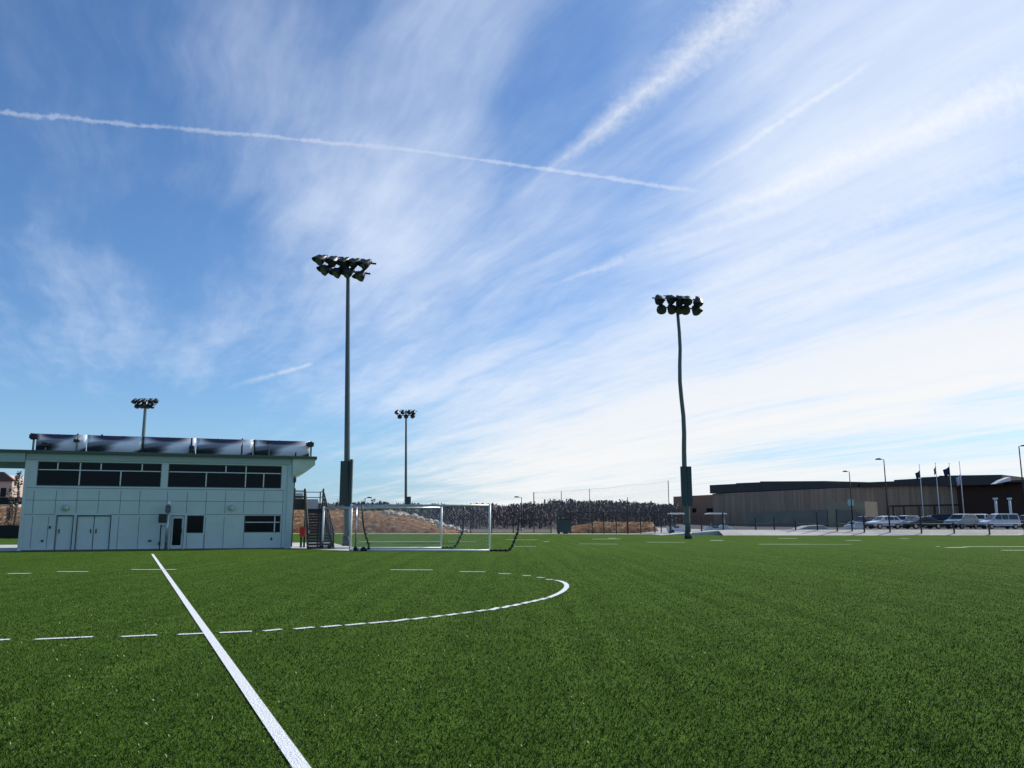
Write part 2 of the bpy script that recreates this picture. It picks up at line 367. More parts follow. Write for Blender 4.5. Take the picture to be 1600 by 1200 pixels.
def wall_cells(mb, x0, x1, z0, z1, openings, depth=.14):
    xs = sorted({x0, x1, *[v for o in openings for v in o[:2]]}); zs = sorted({z0, z1, *[v for o in openings for v in o[2:]]})
    for i in range(len(xs)-1):
        for j in range(len(zs)-1):
            cx, cz = (xs[i]+xs[i+1])/2, (zs[j]+zs[j+1])/2
            if any(o[0] < cx < o[1] and o[2] < cz < o[3] for o in openings): continue
            mb.add([(xs[i],0,zs[j]),(xs[i+1],0,zs[j]),(xs[i+1],0,zs[j+1]),(xs[i],0,zs[j+1])], [(0,1,2,3)])
    for a, b, c, d in openings:
        for q in ([(a,0,c),(a,depth,c),(a,depth,d),(a,0,d)], [(b,0,c),(b,0,d),(b,depth,d),(b,depth,c)], [(a,0,d),(a,depth,d),(b,depth,d),(b,0,d)], [(a,0,c),(b,0,c),(b,depth,c),(a,depth,c)]):
            mb.add(q, [(0,1,2,3)])
BD = 7.0
mb = MB(); wall_cells(mb, 0, BL, 0, ZT, list(ops.values()))
mb.add([(0,0,0),(0,0,ZT),(0,BD,ZT),(0,BD,0)], [(0,1,2,3)]); mb.add([(BL,0,0),(BL,BD,0),(BL,BD,ZT),(BL,0,ZT)], [(0,1,2,3)])
mb.add([(0,BD,0),(0,BD,ZT),(BL,BD,ZT),(BL,BD,0)], [(0,1,2,3)])
j = .011
def vj(px, y0, y1):
    s = S(px,(y0+y1)/2); mb.box(s-j, s+j, -.004, .0, max(.03, Z(px,y1)), Z(px,y0), 1)
def hj(xa, xb, z): mb.box(S(xa), S(xb), -.005, .0, z-j, z+j, 1)
for p in (52,87,120,154,188,218,261,292,322,352,381,412,442): vj(p, 766 if p < 250 else 768, 802)
for p in (49,74,184,216,320,349): vj(p, 807, 858)
vj(381, 807, 857); vj(440, 807, 857); vj(291.5, 835, 857); vj(318,835,857)
hj(34, 444, zw0-.12); hj(34, 444, (Z(190,783)+Z(440,783.5))/2); hj(34, 86, zdoor+.08); hj(172, 265, zdoor+.08); hj(319, 444, zwin+.06)
mb.box(0, BL, -.012, 0, 0, .05, 1)
mb.build('wall', [M['panel'], M['joint']], bld)
# corner trims
for nm, a, b, pr in (('corner_trim', 28, 45, .05), ('corner_trim', 447, 457, .10)):
    t = MB(); s0, s1 = S(a, 800), S(b, 800)
    if a == 447: t.box(s0+.005, s1, -.06, .5, 0, ZT-.01)
    else: t.box(-.04, S(38,800), -pr, .3, 0, ZT-.01)
    t.build(nm, M['trim'] if a == 447 else M['panel'], bld, bevel=.01)
def window(key, mulls_v, mulls_h, glass=M['glass'], fr=.05, dp=.09):
    a, b, c, d = ops[key]; f = MB()
    y0, y1 = dp-.03, dp+.02
    f.box(a+.003, a+fr, y0, y1, c+.003, d-.003); f.box(b-fr, b-.003, y0, y1, c+.003, d-.003); f.box(a+fr, b-fr, y0, y1, c+.003, c+fr); f.box(a+fr, b-fr, y0, y1, d-fr, d-.003)
    fo = f.build('window', M['cab'], bld)
    p = MB(); p.box(a+fr-.01, b-fr+.01, dp+.006, dp+.014, c+fr-.01, d-fr+.01); p.build('pane', glass, fo)
    m = MB()
    for (x, z0, z1) in mulls_v: m.box(x-.03, x+.03, y0-.02, y1-.012, max(z0, c+fr), min(z1, d-fr))
    for (z, x0, x1) in mulls_h: m.box(max(x0, a+fr), min(x1, b-fr), y0-.014, y1-.016, z-.025, z+.025)
    if m.v: m.build('mullion', M['mull'], fo)
zm1 = (Z(90,734)+Z(440,740))/2
window('w1', [(S(90,730), zm1, 9), (S(124,745), 0, 9), (S(158,727), zm1, 9), (S(188,750), 0, zm1), (S(222,730), zm1, 9)], [(zm1, -1, 99)])
window('w2', [(S(322,750), 0, zm1), (S(353,735), zm1, 9), (S(384,745), 0, 9), (S(412,750), 0, zm1)], [(zm1, -1, 99)])
window('w3', [], []); window('w4', [(S(429,820), 0, 9)], [(Z(410,816), -1, 99)])
def leaf(a, b, c, d, hinge_left, glassed=False):
    y = .07; t = MB(); t.box(a+.02, b-.02, y, y+.05, c+.02, d-.03); o = t.build('door', M['door'], bld, bevel=.008)
    hx = b-.14 if hinge_left else a+.14
    h = MB(); h.tube((hx, y-.05, 1.0), (hx, y-.05, 1.16), .015); h.box(hx-.03, hx+.03, y-.012, y-.002, .95, 1.2); h.build('handle', M['black'], o)
    if glassed:
        g = MB(); g.box(S(269.5,835), S(283,835), y-.01, y-.003, Z(276,852), Z(276,810)); g.build('pane', M['glass'], o)
a, b, c, d = ops['d1']; leaf(a, b, c, d, False)
a, b, c, d = ops['d2']; leaf(a, (a+b)/2, c, d, True); leaf((a+b)/2, b, c, d, False)
a, b, c, d = ops['d3']; leaf(a, b, c, d, True, True)
for k in ('d1', 'd2', 'd3'):
    a, b, c, d = ops[k]; t = MB(); mt = M['joint'] if k != 'd3' else M['mull']
    t.box(a-.035, a-.002, -.02, .02, 0, d+.04); t.box(b+.002, b+.035, -.02, .02, 0, d+.04); t.box(a-.0015, b+.0015, -.02, .02, d+.003, d+.04); t.build('door_frame', mt, bld)
for px, py in ((103,794),(362,794)):
    s, z = FL(px, py); t = MB()
    t.path([(s, -.02, z), (s, -.10, z+.02), (s, -.2, z-.02), (s, -.24, z-.06)], [.17, .19, .16, .05], 14); t.build('wall_lamp', M['trim'], bld, smooth=True)
for px, py, w, h in ((78,824,.05,.11),(66,845,.07,.07),(234,845,.13,.06),(424,842,.05,.12),(249,849,.08,.12)):
    s, z = FL(px, py); t = MB(); t.box(s-w/2-.02, s+w/2+.02, -.05, -.005, z-h/2-.02, z+h/2+.02); t.build('wall_box', M['black'], bld, bevel=.006)
# roof: fascia, soffit, edge
sl = S(-120, 705); sr = FL(494, 718)[0]
zr1 = ZT+.13
t = MB(); t.box(sl, sr-.06, -.30, BD+.3, ZT+.003, ZT+.07); t.build('roof', M['roofedge'], bld)
t = MB(); t.box(sl-.04, sr+.03, -.36, -.305, ZT-.03, zr1); t.box(sl-.04, sr+.03, BD+.305, BD+.36, ZT-.05, zr1); t.box(sr-.055, sr+.03, -.304, BD+.304, ZT-.05, zr1); t.build('roof_edge', M['roofedge'], bld, bevel=.01)
zb = (Z(300,723)+Z(100,719))/2
t = MB(); t.box(-.03, BL+.1, -.09, -.002, zb, ZT-.002); t.build('fascia', M['fascia'], bld)
prof = [(BL+.35, ZT-.002), (sr-.08, ZT-.002), (FL(492,727)[0], Z(492,727)), (FL(478,736)[0], Z(478,736)), (FL(458,744)[0], Z(458,744))]
prof[0] = (S(457,730), ZT-.002)
prof.append((S(457.2,740), Z(458,745)))
t = MB(); t.prism(prof, -.2, BD); t.build('soffit', M['soffit'], bld)
t = MB(); zc = Z(10,721); t.box(sl, -.045, -.22, .25, zc, ZT-.003); t.build('canopy_beam', M['fascia'], bld)
t = MB(); t.box(sl, -.045, BD-.3, BD, zc, ZT-.003); t.build('canopy_beam', M['fascia'], bld)
t = MB(); t.box(sl, sl+.3, -.2, .22, 0, zc-.002); t.build('canopy_column', M['fascia'], bld)
t = MB(); t.box(sl, sl+.3, BD-.29, BD-.01, 0, zc-.002); t.build('canopy_column', M['fascia'], bld)
# small bracket lamp under overhang
s, z = FL(461, 738); t = MB(); t.tube((s, 0, z), (s, 0, z-.35), .03); t.box(s-.09, s+.09, -.09, .09, z-.62, z-.33); t.build('downlight', M['cab'], bld)
t = MB(); s = S(458.2,780); t.box(s-.0, s+.07, .1, .2, Z(458,800), Z(458,752)); t.build('downpipe', M['cab'], bld)
# roof railing with banners graded from navy to white
rail = empty('roof_railing', B0, bang, 'roof edge railing with white and navy banners on top of the press box', 'railing')
rx0, rz = FL(52, 706, 1.0); rx1, _ = FL(486, 712, 1.0); zr = zr1-.05
zt0 = FL(60, 677, 1.0)[1]; zt1 = FL(470, 689, 1.0)[1]; zt = (zt0+zt1)/2
posts = [52,90,120,158,192,223,262,299,340,378,397,436,462,486]
for p in posts:
    s = FL(p, 700, 1.0)[0]; t = MB(); t.box(s-.045, s+.045, .90, 1.04, zr-.06, zt+(.04 if p in (120,158,378) else -.02)); t.box(s-.09, s+.09, .93, 1.09, zr-.07, zr-.02, 1); t.build('post', [M['steel'], M['mull']], rail)
t = MB(); t.box(rx0, rx1, .985, 1.035, zt-.06, zt-.021); t.box(rx0, rx1, .985, 1.035, zr+.10, zr+.13); t.build('rail', M['greyalu'], rail)
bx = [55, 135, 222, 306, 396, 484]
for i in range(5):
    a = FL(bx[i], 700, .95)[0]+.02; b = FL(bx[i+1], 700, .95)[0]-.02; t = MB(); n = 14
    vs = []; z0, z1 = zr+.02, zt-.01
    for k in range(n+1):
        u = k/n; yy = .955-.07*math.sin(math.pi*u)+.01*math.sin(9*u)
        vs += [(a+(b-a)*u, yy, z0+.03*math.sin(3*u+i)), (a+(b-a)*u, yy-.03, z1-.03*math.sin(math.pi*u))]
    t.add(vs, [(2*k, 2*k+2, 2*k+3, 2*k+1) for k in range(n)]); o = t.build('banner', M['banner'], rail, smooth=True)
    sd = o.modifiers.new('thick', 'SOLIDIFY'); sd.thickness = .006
def roofthing(name, px0, px1, py0, py1, d, label, cat, kind):
    a, z1 = FL(px0, py0, d); b, z0 = FL(px1, py1, d); cx = (a+b)/2; w = b-a
    o = empty(name, B0+BU*cx+BV*d+Vector((0,0,ZT+.07)), bang, label, cat, 'equipment on the press box roof')
    z0 -= ZT+.07; z1 -= ZT+.07
    h = MB(); h.prism([(-w/2, z0), (w/2, z0+.05), (w/2, z1-.04), (-w/2, z1)], -.22, .22); h.build('housing', M['black'], o, bevel=.02)
    s = MB(); s.tube((0,0,0), (0,0,max(.05,z0)), .035); s.box(-.15,.15,-.15,.15,0,.02); s.build('stand', M['galv'], o)
    if kind: l = MB(); l.tube((-w/2-.001, -.06, (z0+z1)/2), (-w/2-.08, -.08, (z0+z1)/2), .1, .12); l.build('horn', M['black'], o)
    return o
roofthing('loudspeaker', 49, 59, 677, 687, .6, 'black loudspeaker on the left end of the press box roof', 'loudspeaker', True)
roofthing('loudspeaker', 481, 490, 690.5, 699, .6, 'black loudspeaker on the right end of the press box roof', 'loudspeaker', True)
roofthing('vent_unit', 67, 76, 691, 699, .7, 'small dark vent unit in front of the leftmost roof banner', 'vent', False)
roofthing('vent_unit', 432, 464, 699, 710, 2.2, 'low dark rooftop unit behind the rightmost roof banner', 'vent', False)
roofthing('vent_unit', 296, 303, 696, 707, .7, 'small dark vent unit by the middle posts of the roof railing', 'vent', False)
roofthing('camera_box', 116, 124, 686, 691, .75, 'small camera box held on the tall post near the left end of the roof', 'camera', False)
roofthing('camera_box', 419, 423, 689, 693, .75, 'small round camera on the roof near the right end of the railing', 'camera', False)
# concrete apron along the building
ap = [B0+BU*(-40)+BV*(-.28), B0+BU*(BL+.3)+BV*(-.28), G(560, 861.2), G(565, 857.0), B0+BU*(BL+4)+BV*6, B0+BU*(BL+4)+BV*14, B0+BU*(-40)+BV*14]
sheet('paved_apron', ap, .01, M['conc'])
# equipment mast in front of the facade
s, z = FL(259, 858, -.5); mp = B0+BU*s+BV*(-.5); mp.z = 0
mast = empty('equipment_mast', mp, bang, 'short grey mast with a black box standing in front of the press box wall', 'mast')
def ml(px, py): a, zz = FL(px, py, -.5); return a-s, zz
t = MB(); x0 = ml(259,830)[0]; t.tube((0,0,0), (0,0,ml(259,788)[1]), .09, .07, 14); t.build('pole', M['greyalu'], mast, smooth=True)
t = MB(); a = ml(248,810); b = ml(260,817); t.box(a[0], b[0], -.22, -.09, b[1], ml(250,803)[1]); t.build('box', M['black'], mast, bevel=.015)
t = MB(); z0 = ml(255,801)[1]; z1 = ml(255,790)[1]; t.box(-.16,.14,-.2,-.09,z0,z1); t.build('junction_box', M['galvd'], mast, bevel=.01)
t = MB(); z1 = ml(259,786)[1]; t.path([(0,0,z1-.06),(.03,-.1,z1+.02),(.04,-.24,z1+.02)], [.05,.09,.1], 10); t.build('lamp_head', M['white'], mast, smooth=True)
t = MB(); x = ml(250,840)[0]; t.tube((x,.1,0),(x,.1,ml(250,820)[1]), .035); t.bar((x,.1,ml(250,822)[1]),(0,0,ml(250,822)[1]), .03); t.build('conduit', M['black'], mast)
# stair tower at right end
sL, _ = FL(458, 800, 1.5)
st = empty('metal_stair', B0+BU*BL, bang, 'dark steel outdoor stair with landing and handrails at the right end of the press box', 'stair')
def SL(px, py, d): a, zz = FL(px, py, d); return Vector((a-BL, d, zz))
dl0 = 1.6
pz = SL(490, 795, dl0).z
xa = SL(476, 800, dl0).x; xb = SL(504, 800, dl0).x
t = MB(); t.box(.42, xb, dl0, dl0+2.2, pz-.06, pz); t.box(.42, xa+.1, dl0-.05, dl0-.003, pz-.06, pz+.62); t.box(xa, xb, dl0-.05, dl0-.003, pz-.28, pz-.065); t.build('landing', M['steel'], st)
for x, y in ((xb-.06, dl0+.08), (xa+.05, dl0+.08), (xb-.06, dl0+2.1), (.5, dl0+2.1)): t = MB(); t.box(x-.06, x+.06, y-.06, y+.06, 0, pz-.062); t.build('support', M['steel'], st)
zr_ = SL(490, 766, dl0).z
t = MB()
for x in (.45, xa-.05, xb): t.path([(x, dl0, pz), (x, dl0, zr_), (x, dl0-.12, zr_+.06)], .06, 8)
for x in (.45, xb): t.path([(x, dl0+2.1, pz), (x, dl0+2.1, zr_)], .04, 8)
for zz in (zr_-.05, zr_-.4): t.tube((.45, dl0+2.1, zz), (xb, dl0+2.1, zz), .025); t.tube((xb, dl0, zz), (xb, dl0+2.1, zz), .025); t.tube((.45, dl0, zz), (xa-.05, dl0, zz), .03)
t.build('landing_rail', M['steel'], st)
t = MB(); t.box(xa+.1, xb-.12, dl0+2.12, dl0+2.15, pz+.03, SL(490,780,dl0+2.1).z); t.box(.5, xa, dl0+2.12, dl0+2.15, pz+.4, zr_-.12); t.build('guard_panel', M['flagw'], st)
d1 = -2.0; n = 14
bl = SL(481, 856, d1); br = SL(521, 856, d1)
for (x0, x1, side) in ((xa, bl.x, -1), (xb, br.x, 1)):
    t = MB(); p = Vector((x0, dl0-.05, pz-.05)); q = Vector((x1, d1, .03)); t.bar(p, q, .07, .42); t.build('stringer', M['steel'], st)
    t = MB(); up = Vector((0, 0, zr_-pz)); t.path([p+up+Vector((0,.1,.05)), p+up, q+up*.85, q+up*.85+Vector((0,-.1,-.12))], .05, 8)
    for k in range(8):
        f = k/7; a_ = p.lerp(q, f); t.tube(a_, a_+up*(1-.15*f), .032, n=6)
    for f in (.3, .5, .7): t.tube(p+up*f, q+up*f*.85, .022, n=6)
    t.build('handrail', M['steel'], st)
t = MB()
for k in range(n):
    f = (k+.5)/n; y = dl0+(d1-dl0)*f; zz = pz*(1-(k+1)/n)+.02; xl = xa+(bl.x-xa)*f+.05; xr = xb+(br.x-xb)*f-.05
    t.box(xl, xr, y-.14, y+.14, zz, zz+.035); t.box(xl, xr, y+.10, y+.125, zz+.036, zz+.15)
t.build('treads', M['tread'], st)
# red call box on a green post
p = G(470, 855.5); cb = empty('call_box', p, .2, 'small red box on a dark green post between the press box and the stair', 'post')
k = 24.5
t = MB(); t.box(-.07,.07,-.07,.07,0,.68); t.build('post', M['dgreen'], cb)
t = MB(); t.box(-.11,.24,-.13,.13,.68,1.28); t.build('box', M['red'], cb, bevel=.03)
# ================================================================ GOALS
def goal(A, Bp, label, wA, wB, depth, extra, h=2.44, stay=None, wheels=None):
    A = Vector(A); Bp = Vector(Bp); ang = math.atan2(Bp.y-A.y, Bp.x-A.x); W = (Bp-A).length
    g = empty('football_goal', A, ang, label, 'goal', 'portable football goals in front of the stair')
    r = .065
    for x in (0, W): t = MB(); t.tube((x,0,.02), (x,0,h+r), r, n=16); t.build('upright', M['white'], g, smooth=True)
    t = MB(); t.tube((r,0,h), (W-r,0,h), r*.9, n=16); t.build('crossbar', M['greyalu'], g, smooth=True)
    t = MB()
    for x0, x1 in ((0, extra), (W, W+stay[0][0])): t.tube((x0, 0, .05), (x1, depth, .05), .05, n=10)
    t.tube((extra, depth, .05), (W+stay[0][0], depth, .05), .055, n=10); t.build('ground_frame', M['white'], g, smooth=True)
    if extra:
        t = MB(); t.tube((extra, depth, .05), (extra, depth, h-.08), .05, n=12); t.tube((0,0,h), (extra, depth, h-.1), .04, n=8); t.build('rear_upright', M['greyalu'], g, smooth=True)
    for side, S_ in ((1, stay), (0, wheels)):
        if not S_: continue
        base = W if side else 0
        t = MB(); t.path([(base+x, depth*(.9+.1*i), z) for i, (x, z) in enumerate(S_)], [.045]*len(S_), 8)
        # knots where the net is tied
        for (x0, z0), (x1, z1) in zip(S_[:-1], S_[1:]):
            L = math.hypot(x1-x0, z1-z0); m_ = max(1, int(L/.22))
            if z0 > 1.1: continue
            for q in range(m_):
                f = (q+.5)/m_; X = base+x0+(x1-x0)*f; Zz = z0+(z1-z0)*f; ux, uz = (x1-x0)/L*.055, (z1-z0)/L*.055
                t.path([(X-ux, depth, Zz-uz), (X+ux, depth, Zz+uz)], .085, 8)
        t.build('net_stay', M['black'], g, smooth=True)
    # wheels
    for x in (extra+.05, extra+.5):
        t = MB(); t.tube((x, depth-.2, .12), (x, depth-.12, .12), .12, n=16); t.build('wheel', M['blackrub'], g)
    # net
    t = MB(); xs = (extra, W+stay[0][0]); zt_ = h-.1; n_ = 10; vs = []
    for i in range(n_+1):
        u = i/n_; sag = .05*math.sin(math.pi*u); vs += [(xs[0]+(W-xs[0])*u, depth*.25, zt_-sag*.6), (xs[0]+(xs[1]-xs[0])*u, depth*.97, .1)]
    t.add(vs, [(2*i, 2*i+2, 2*i+3, 2*i+1) for i in range(n_)]); t.build('net', M['goalnet'], g)
    return g
A = G(547, 860.5); B = G(765, 861.0)
k = F/math.cos(TH)/A.y*math.cos(TH)   # px per metre roughly
k = 29.3
goal(A, B, 'nearer white portable football goal reaching furthest right with black net stays', 0, 0, -.5, .42, h=2.5,
     stay=[(.02,.06),(1.08,.06),(1.25,.20),(1.6,1.05),(1.68,1.9),(1.70,2.52)], wheels=[(.42,.08),(1.15,.06),(1.2,.3),(1.0,.85),(.9,1.3),(.82,1.9),(.80,2.54)])
A = G(503.5, 857.5); B = G(689, 857.0)
goal(A, B, 'farther white portable football goal standing before the foot of the metal stair', 0, 0, -.5, .0, h=2.44,
     stay=[(.02,.06),(.75,.06),(.95,.25),(1.3,1.05),(1.38,1.9),(1.36,2.55)])
# ================================================================ FLOODLIGHT POLES
def flood_pole(base, H, W, label, n1, n2, tilt, lean=0, cab=None, r=.2, mats='galv', wob=None, arm_rot=0.0, aim=(-.55,-.5)):
    g = empty('floodlight_pole', base, 0, label, 'floodlight', 'tall floodlight poles round the field')
    pts = []; rs = []; ns = 14
    for i in range(ns+1):
        f = i/ns; x = lean*f+(wob(f) if wob else 0); pts.append((x, 0, H*f)); rs.append(r*(1-.45*f))
    t = MB(); t.path(pts, rs, 14); t.build('pole', M[mats], g, smooth=True)
    t = MB(); t.tube((0,0,0), (0,0,.62), r*1.35, r*1.3, 14); t.build('base_sleeve', M['cab'], g, smooth=True)
    if cab:
        for (x0, x1, z0, z1) in cab:
            t = MB(); t.box(x0, x1, -.28, .05, z0, z1); t.box(x0+.03, x1-.03, -.295, -.283, z0+.06, z1-.06); o = t.build('electrical_cabinet', M['cab'], g, bevel=.012)
    dz = W*tilt
    tx = pts[-1][0]
    hr = Matrix.Rotation(arm_rot, 4, 'Z')
    for row, (n, z, w) in enumerate(((n1, H, W), (n2, H-W*.185, W*.80))):
        t = MB(); a = hr@Vector((-w/2, 0, 0)); b = hr@Vector((w/2, 0, 0))
        t.bar(Vector((tx,0,z+.0))+a+Vector((0,0,dz/2)), Vector((tx,0,z))+b+Vector((0,0,-dz/2)), .09, .11)
        for sgn in (-1, 1): t.bar(Vector((tx,0,z-.3)), Vector((tx,0,z))+b*sgn*.4, .04)
        t.build('crossarm', M['lampb'], g)
        sz = W/4.3*1.24
        for i in range(n):
            f = (i+.5)/n; p = Vector((tx,0,z))+a.lerp(b, f)+Vector((0,0,dz/2*(1-2*f)))
            ax = aim[0]+random.uniform(-.35,.35)+(f-.5)*.9*0; ay = aim[1]+random.uniform(-.2,.2)
            dr = Vector((ax, ay, -.75)).normalized()
            p0 = p+Vector((0, -.12, .10*sz)); p1 = p0+dr*.34*sz; p2 = p0+dr*.60*sz
            t = MB(); t.path([p0-dr*.10*sz, p0, p0+dr*.18*sz, p1, p2], [.06*sz, .16*sz, .20*sz, .27*sz, .34*sz], 12); t.bar(p, p0, .06*sz)
            o = t.build('floodlight', M['lampb'], g, smooth=True)
            t = MB(); t.path([p2-dr*.004, p2+dr*.012], [.30*sz, .30*sz], 12); t.build('lens', M['lens'], o)
            # visor: half shell above the mouth
            t = MB(); up = Vector((0,0,1)); sx = dr.cross(up).normalized(); uu = sx.cross(dr).normalized(); vs = []
            for kk in range(9):
                an = math.pi*kk/8; rv = sx*math.cos(an)+uu*math.sin(an); vs += [p1+rv*.32*sz, p2+dr*.24*sz*math.sin(an)+rv*.38*sz]
            t.add(vs, [(2*i_, 2*i_+2, 2*i_+3, 2*i_+1) for i_ in range(8)]); v = t.build('visor', M['lampb'], o); sd = v.modifiers.new('t', 'SOLIDIFY'); sd.thickness = .01
        # ballast on top of the arm
    for f in (.12, .5, .88):
        t = MB(); p = Vector((tx,0,H))+(hr@Vector((W*(f-.5),0,0)))+Vector((0,0,dz/2*(1-2*f))); t.tube(p, p+Vector((0,0,.34*W/4.3)), .06*W/4.3, .04*W/4.3, 8); t.build('mounting_bracket', M['lampb'], g)
    for f in (.32, .68):
        t = MB(); p = Vector((tx,0,H))+(hr@Vector((W*(f-.5),.1,0)))+Vector((0,0,dz/2*(1-2*f)+.26*W/4.3)); t.bar(p-Vector((W*.09,0,0)), p+Vector((W*.09,0,0)), .1*W/4.3, .07*W/4.3); t.build('ballast', M['lampb'], g)
    return g
def pole_at(px, pyb, pxt, pyt, wpx, **kw):
    b = G(px, pyb); top = at(pxt, pyt, b.y); sc = F/(b.y*math.cos(TH)+0)  # px/m approx
    d = at(pxt+wpx, pyt, b.y).x-top.x
    return b, top.z, d, top.x-b.x, at(pxt+1, pyt, b.y).x-top.x
b, H, W, lean, u = pole_at(541.5, 853, 544, 408, 88)
h1 = at(541, 718, b.y).z; h0 = at(541, 791, b.y).z; e = at(551,750,b.y).x-b.x; e0 = at(532.5,750,b.y).x-b.x
fp1 = flood_pole(b, H, W, 'tallest floodlight pole standing left of the football goals beside the metal stair', 5, 4, .10, lean, cab=[(.10, e, h0, h1), (e0, -.05, h0+.05, h1-.12)], r=.23, mats='galvd')
b, H, W, lean, u = pole_at(1075.5, 842, 1058, 467, 78)
h1 = at(1072, 729, b.y).z; h0 = at(1072, 790, b.y).z; e = at(1080,750,b.y).x-b.x; e0 = at(1063.5,750,b.y).x-b.x
fp2 = flood_pole(b, H, W, 'tall slightly bent floodlight pole rising right of centre in front of the long brown building', 5, 5, .04, lean, cab=[(.0, e, h0, h1), (e0, -.12, h0, h1)], r=.27, mats='galvd',
   wob=lambda f: .10*math.sin(f*17)*min(1, f*2)*min(1, (1-f)*5), aim=(.1,-.6))
b, H, W, lean, u = pole_at(634, 830.5, 634.5, 642.5, 35)
fp3 = flood_pole(b, H, W, 'slim distant floodlight pole rising behind the crossbars of the goals', 4, 3, .0, lean, cab=[(.05, .75, at(634,790,b.y).z, at(634,776,b.y).z)], r=.26, mats='galvd', aim=(0,-.6))
b2 = G(213, 830.5); top = at(222, 625, b2.y); W = at(242,625,b2.y).x-at(202,625,b2.y).x
fp4 = flood_pole(b2, top.z, W, 'distant floodlight pole rising from behind the roof of the press box', 5, 4, .0, 0, r=.42, mats='galv', aim=(0,-.6))
# ================================================================ BACKGROUND: banks, rocks, woodland
def bank(name, prof, Y, width, m, seed, label, cat=None, kind=None):
    # prof: list of (px, py_top); ridge at depth Y, slopes toward camera by width
    rr = np.random.default_rng(seed); n = 90; k = 9; vs = []; fs = []
    xs = [p[0] for p in prof]; ys = [p[1] for p in prof]
    for i in range(n+1):
        px = xs[0]+(xs[-1]-xs[0])*i/n; py = np.interp(px, xs, ys)
        top = at(px, py, Y); top.z = max(top.z, .05)
        for j_ in range(k+1):
            f = j_/k; h = top.z*math.sin(f*math.pi/2)**.8 if f <= 1 else 0
            vs.append((top.x, Y-width*(1-f), h*(1+rr.normal(0,.04))+(0.0 if j_ else -.1)))
        vs.append((top.x, Y+width*1.5, -.1))
    K = k+2
    for i in range(n):
        for j_ in range(K-1): a = i*K+j_; fs.append((a, a+K, a+K+1, a+1))
    t = MB(); t.add(vs, fs); o = t.build(name, m, smooth=True); tag(o, kind='structure'); return o
bank('straw_bank', [(-200,790),(30,791),(460,797),(560,798),(612,798),(640,803),(670,811),(700,821),(735,831)], 124, 7, M['straw'], 1, '')
bank('straw_slope', [(882,829),(893,822),(915,819),(930,815.5),(1000,815.5),(1018,815.5),(1024,824)], 124, 3.0, M['straw'], 2, '')
sheet('sand_strip', [(G(440,831.5).x, 112.9), (G(1050,834).x, 107), (G(1050,831).x, 117.5), (G(740,829).x, 118), (G(440,829).x, 118)], .006, M['sand'])
# rocks on the bank
rl = []
for i in range(34):
    f = i/33; px = 604+(728-604)*f+random.uniform(-3,3); py = np.interp(px, [600,640,670,700,735],[800,805,813,822,829.5])+random.uniform(-1.2,2.2)
    Y = 117.8-random.uniform(0,2); p = at(px, py, Y); s = random.uniform(.25,.55)
    t = MB(); rr = random.Random(i); pts = []
    rings = [(-.45,.55),(-.1,1),(.3,.8),(.55,.35)]
    t.path([(rr.uniform(-.1,.1)*s, rr.uniform(-.1,.1)*s, z*s) for z, _ in rings], [q*s*rr.uniform(.85,1.1) for _, q in rings], 7)
    t.v = [(v[0]*1.4*rr.uniform(.85,1.15), v[1]*rr.uniform(.85,1.15), v[2]*rr.uniform(.85,1.15)) for v in t.v]
    o = t.build('rock', M['rock'], loc=(p.x, p.y, max(p.z, .1)), rot=(0,0,rr.uniform(0,3)))
    tag(o, 'pale boulder in the line running down the right end of the straw bank', 'rock', 'boulders on the end of the straw bank')
# woodland ridge behind: hill + stuff
def woods():
    N = 95000
    px = rng.random(N)*1305-250
    tops_x = [-250,0,30,400,500,560,600,640,700,760,800,850,880,930,980,1060,1450]
    tops_y = [778,778,780,786,789,787,789,789,791,790,790,787,784,784,786,790,792]
    Y = 175+rng.random(N)*130
    base = np.interp(px, tops_x, tops_y)
    # individual crown modulation
    ncr = 900; cpx = rng.random(ncr)*1700-250; coff = rng.normal(0, 1.6, ncr)
    order = np.argsort(cpx); cpx = cpx[order]; coff = coff[order]
    mod = coff[np.clip(np.searchsorted(cpx, px), 0, ncr-1)]
    f = rng.random(N)**.8
    T = np.array([list(at(float(a), float(b), float(c))) for a, b, c in zip(px, base+mod, Y)])
    z = T[:,2]*f; x = T[:,0]+rng.normal(0,.8,N)
    s = .16+.24*rng.random(N); a = rng.random(N)*math.pi; tl = rng.normal(0,.6,N)
    V = np.empty((N,4,3)); ca, sa = np.cos(a)*s, np.sin(a)*s
    hh = s*(.8+1.2*rng.random(N))
    V[:,0] = np.c_[x-ca*.5, Y-sa*.5, z-hh*.6]; V[:,1] = np.c_[x+ca*.5, Y+sa*.5, z-hh*.5]; V[:,2] = np.c_[x+ca*.45+tl*s, Y+sa, z+hh*.5]; V[:,3] = np.c_[x-ca*.4+tl*s, Y-sa, z+hh*.6]
    t = MB(); t.v = [tuple(v) for v in V.reshape(-1,3)]; t.f = [(4*i,4*i+1,4*i+2,4*i+3) for i in range(N)]; t.m = [0]*N
    # trunks
    tr = MB()
    for i in range(700):
        p = random.uniform(-250,1055); Yt = random.uniform(172,260); tp_ = at(p, float(np.interp(p, tops_x, tops_y))+random.uniform(-2,3), Yt)
        tr.tube((tp_.x, Yt, 0), (tp_.x+random.uniform(-.5,.5), Yt, tp_.z), .16, .04, 5)
    n0 = len(t.v); t.v += tr.v; t.f += [tuple(q+n0 for q in f_) for f_ in tr.f]; t.m += [1]*len(tr.f)
    o = t.build('woodland', [M['wood'], M['bark']]); tag(o, 'dark leafless woodland forming a low ridge along the horizon behind the field', 'woodland', kind='stuff')
woods()
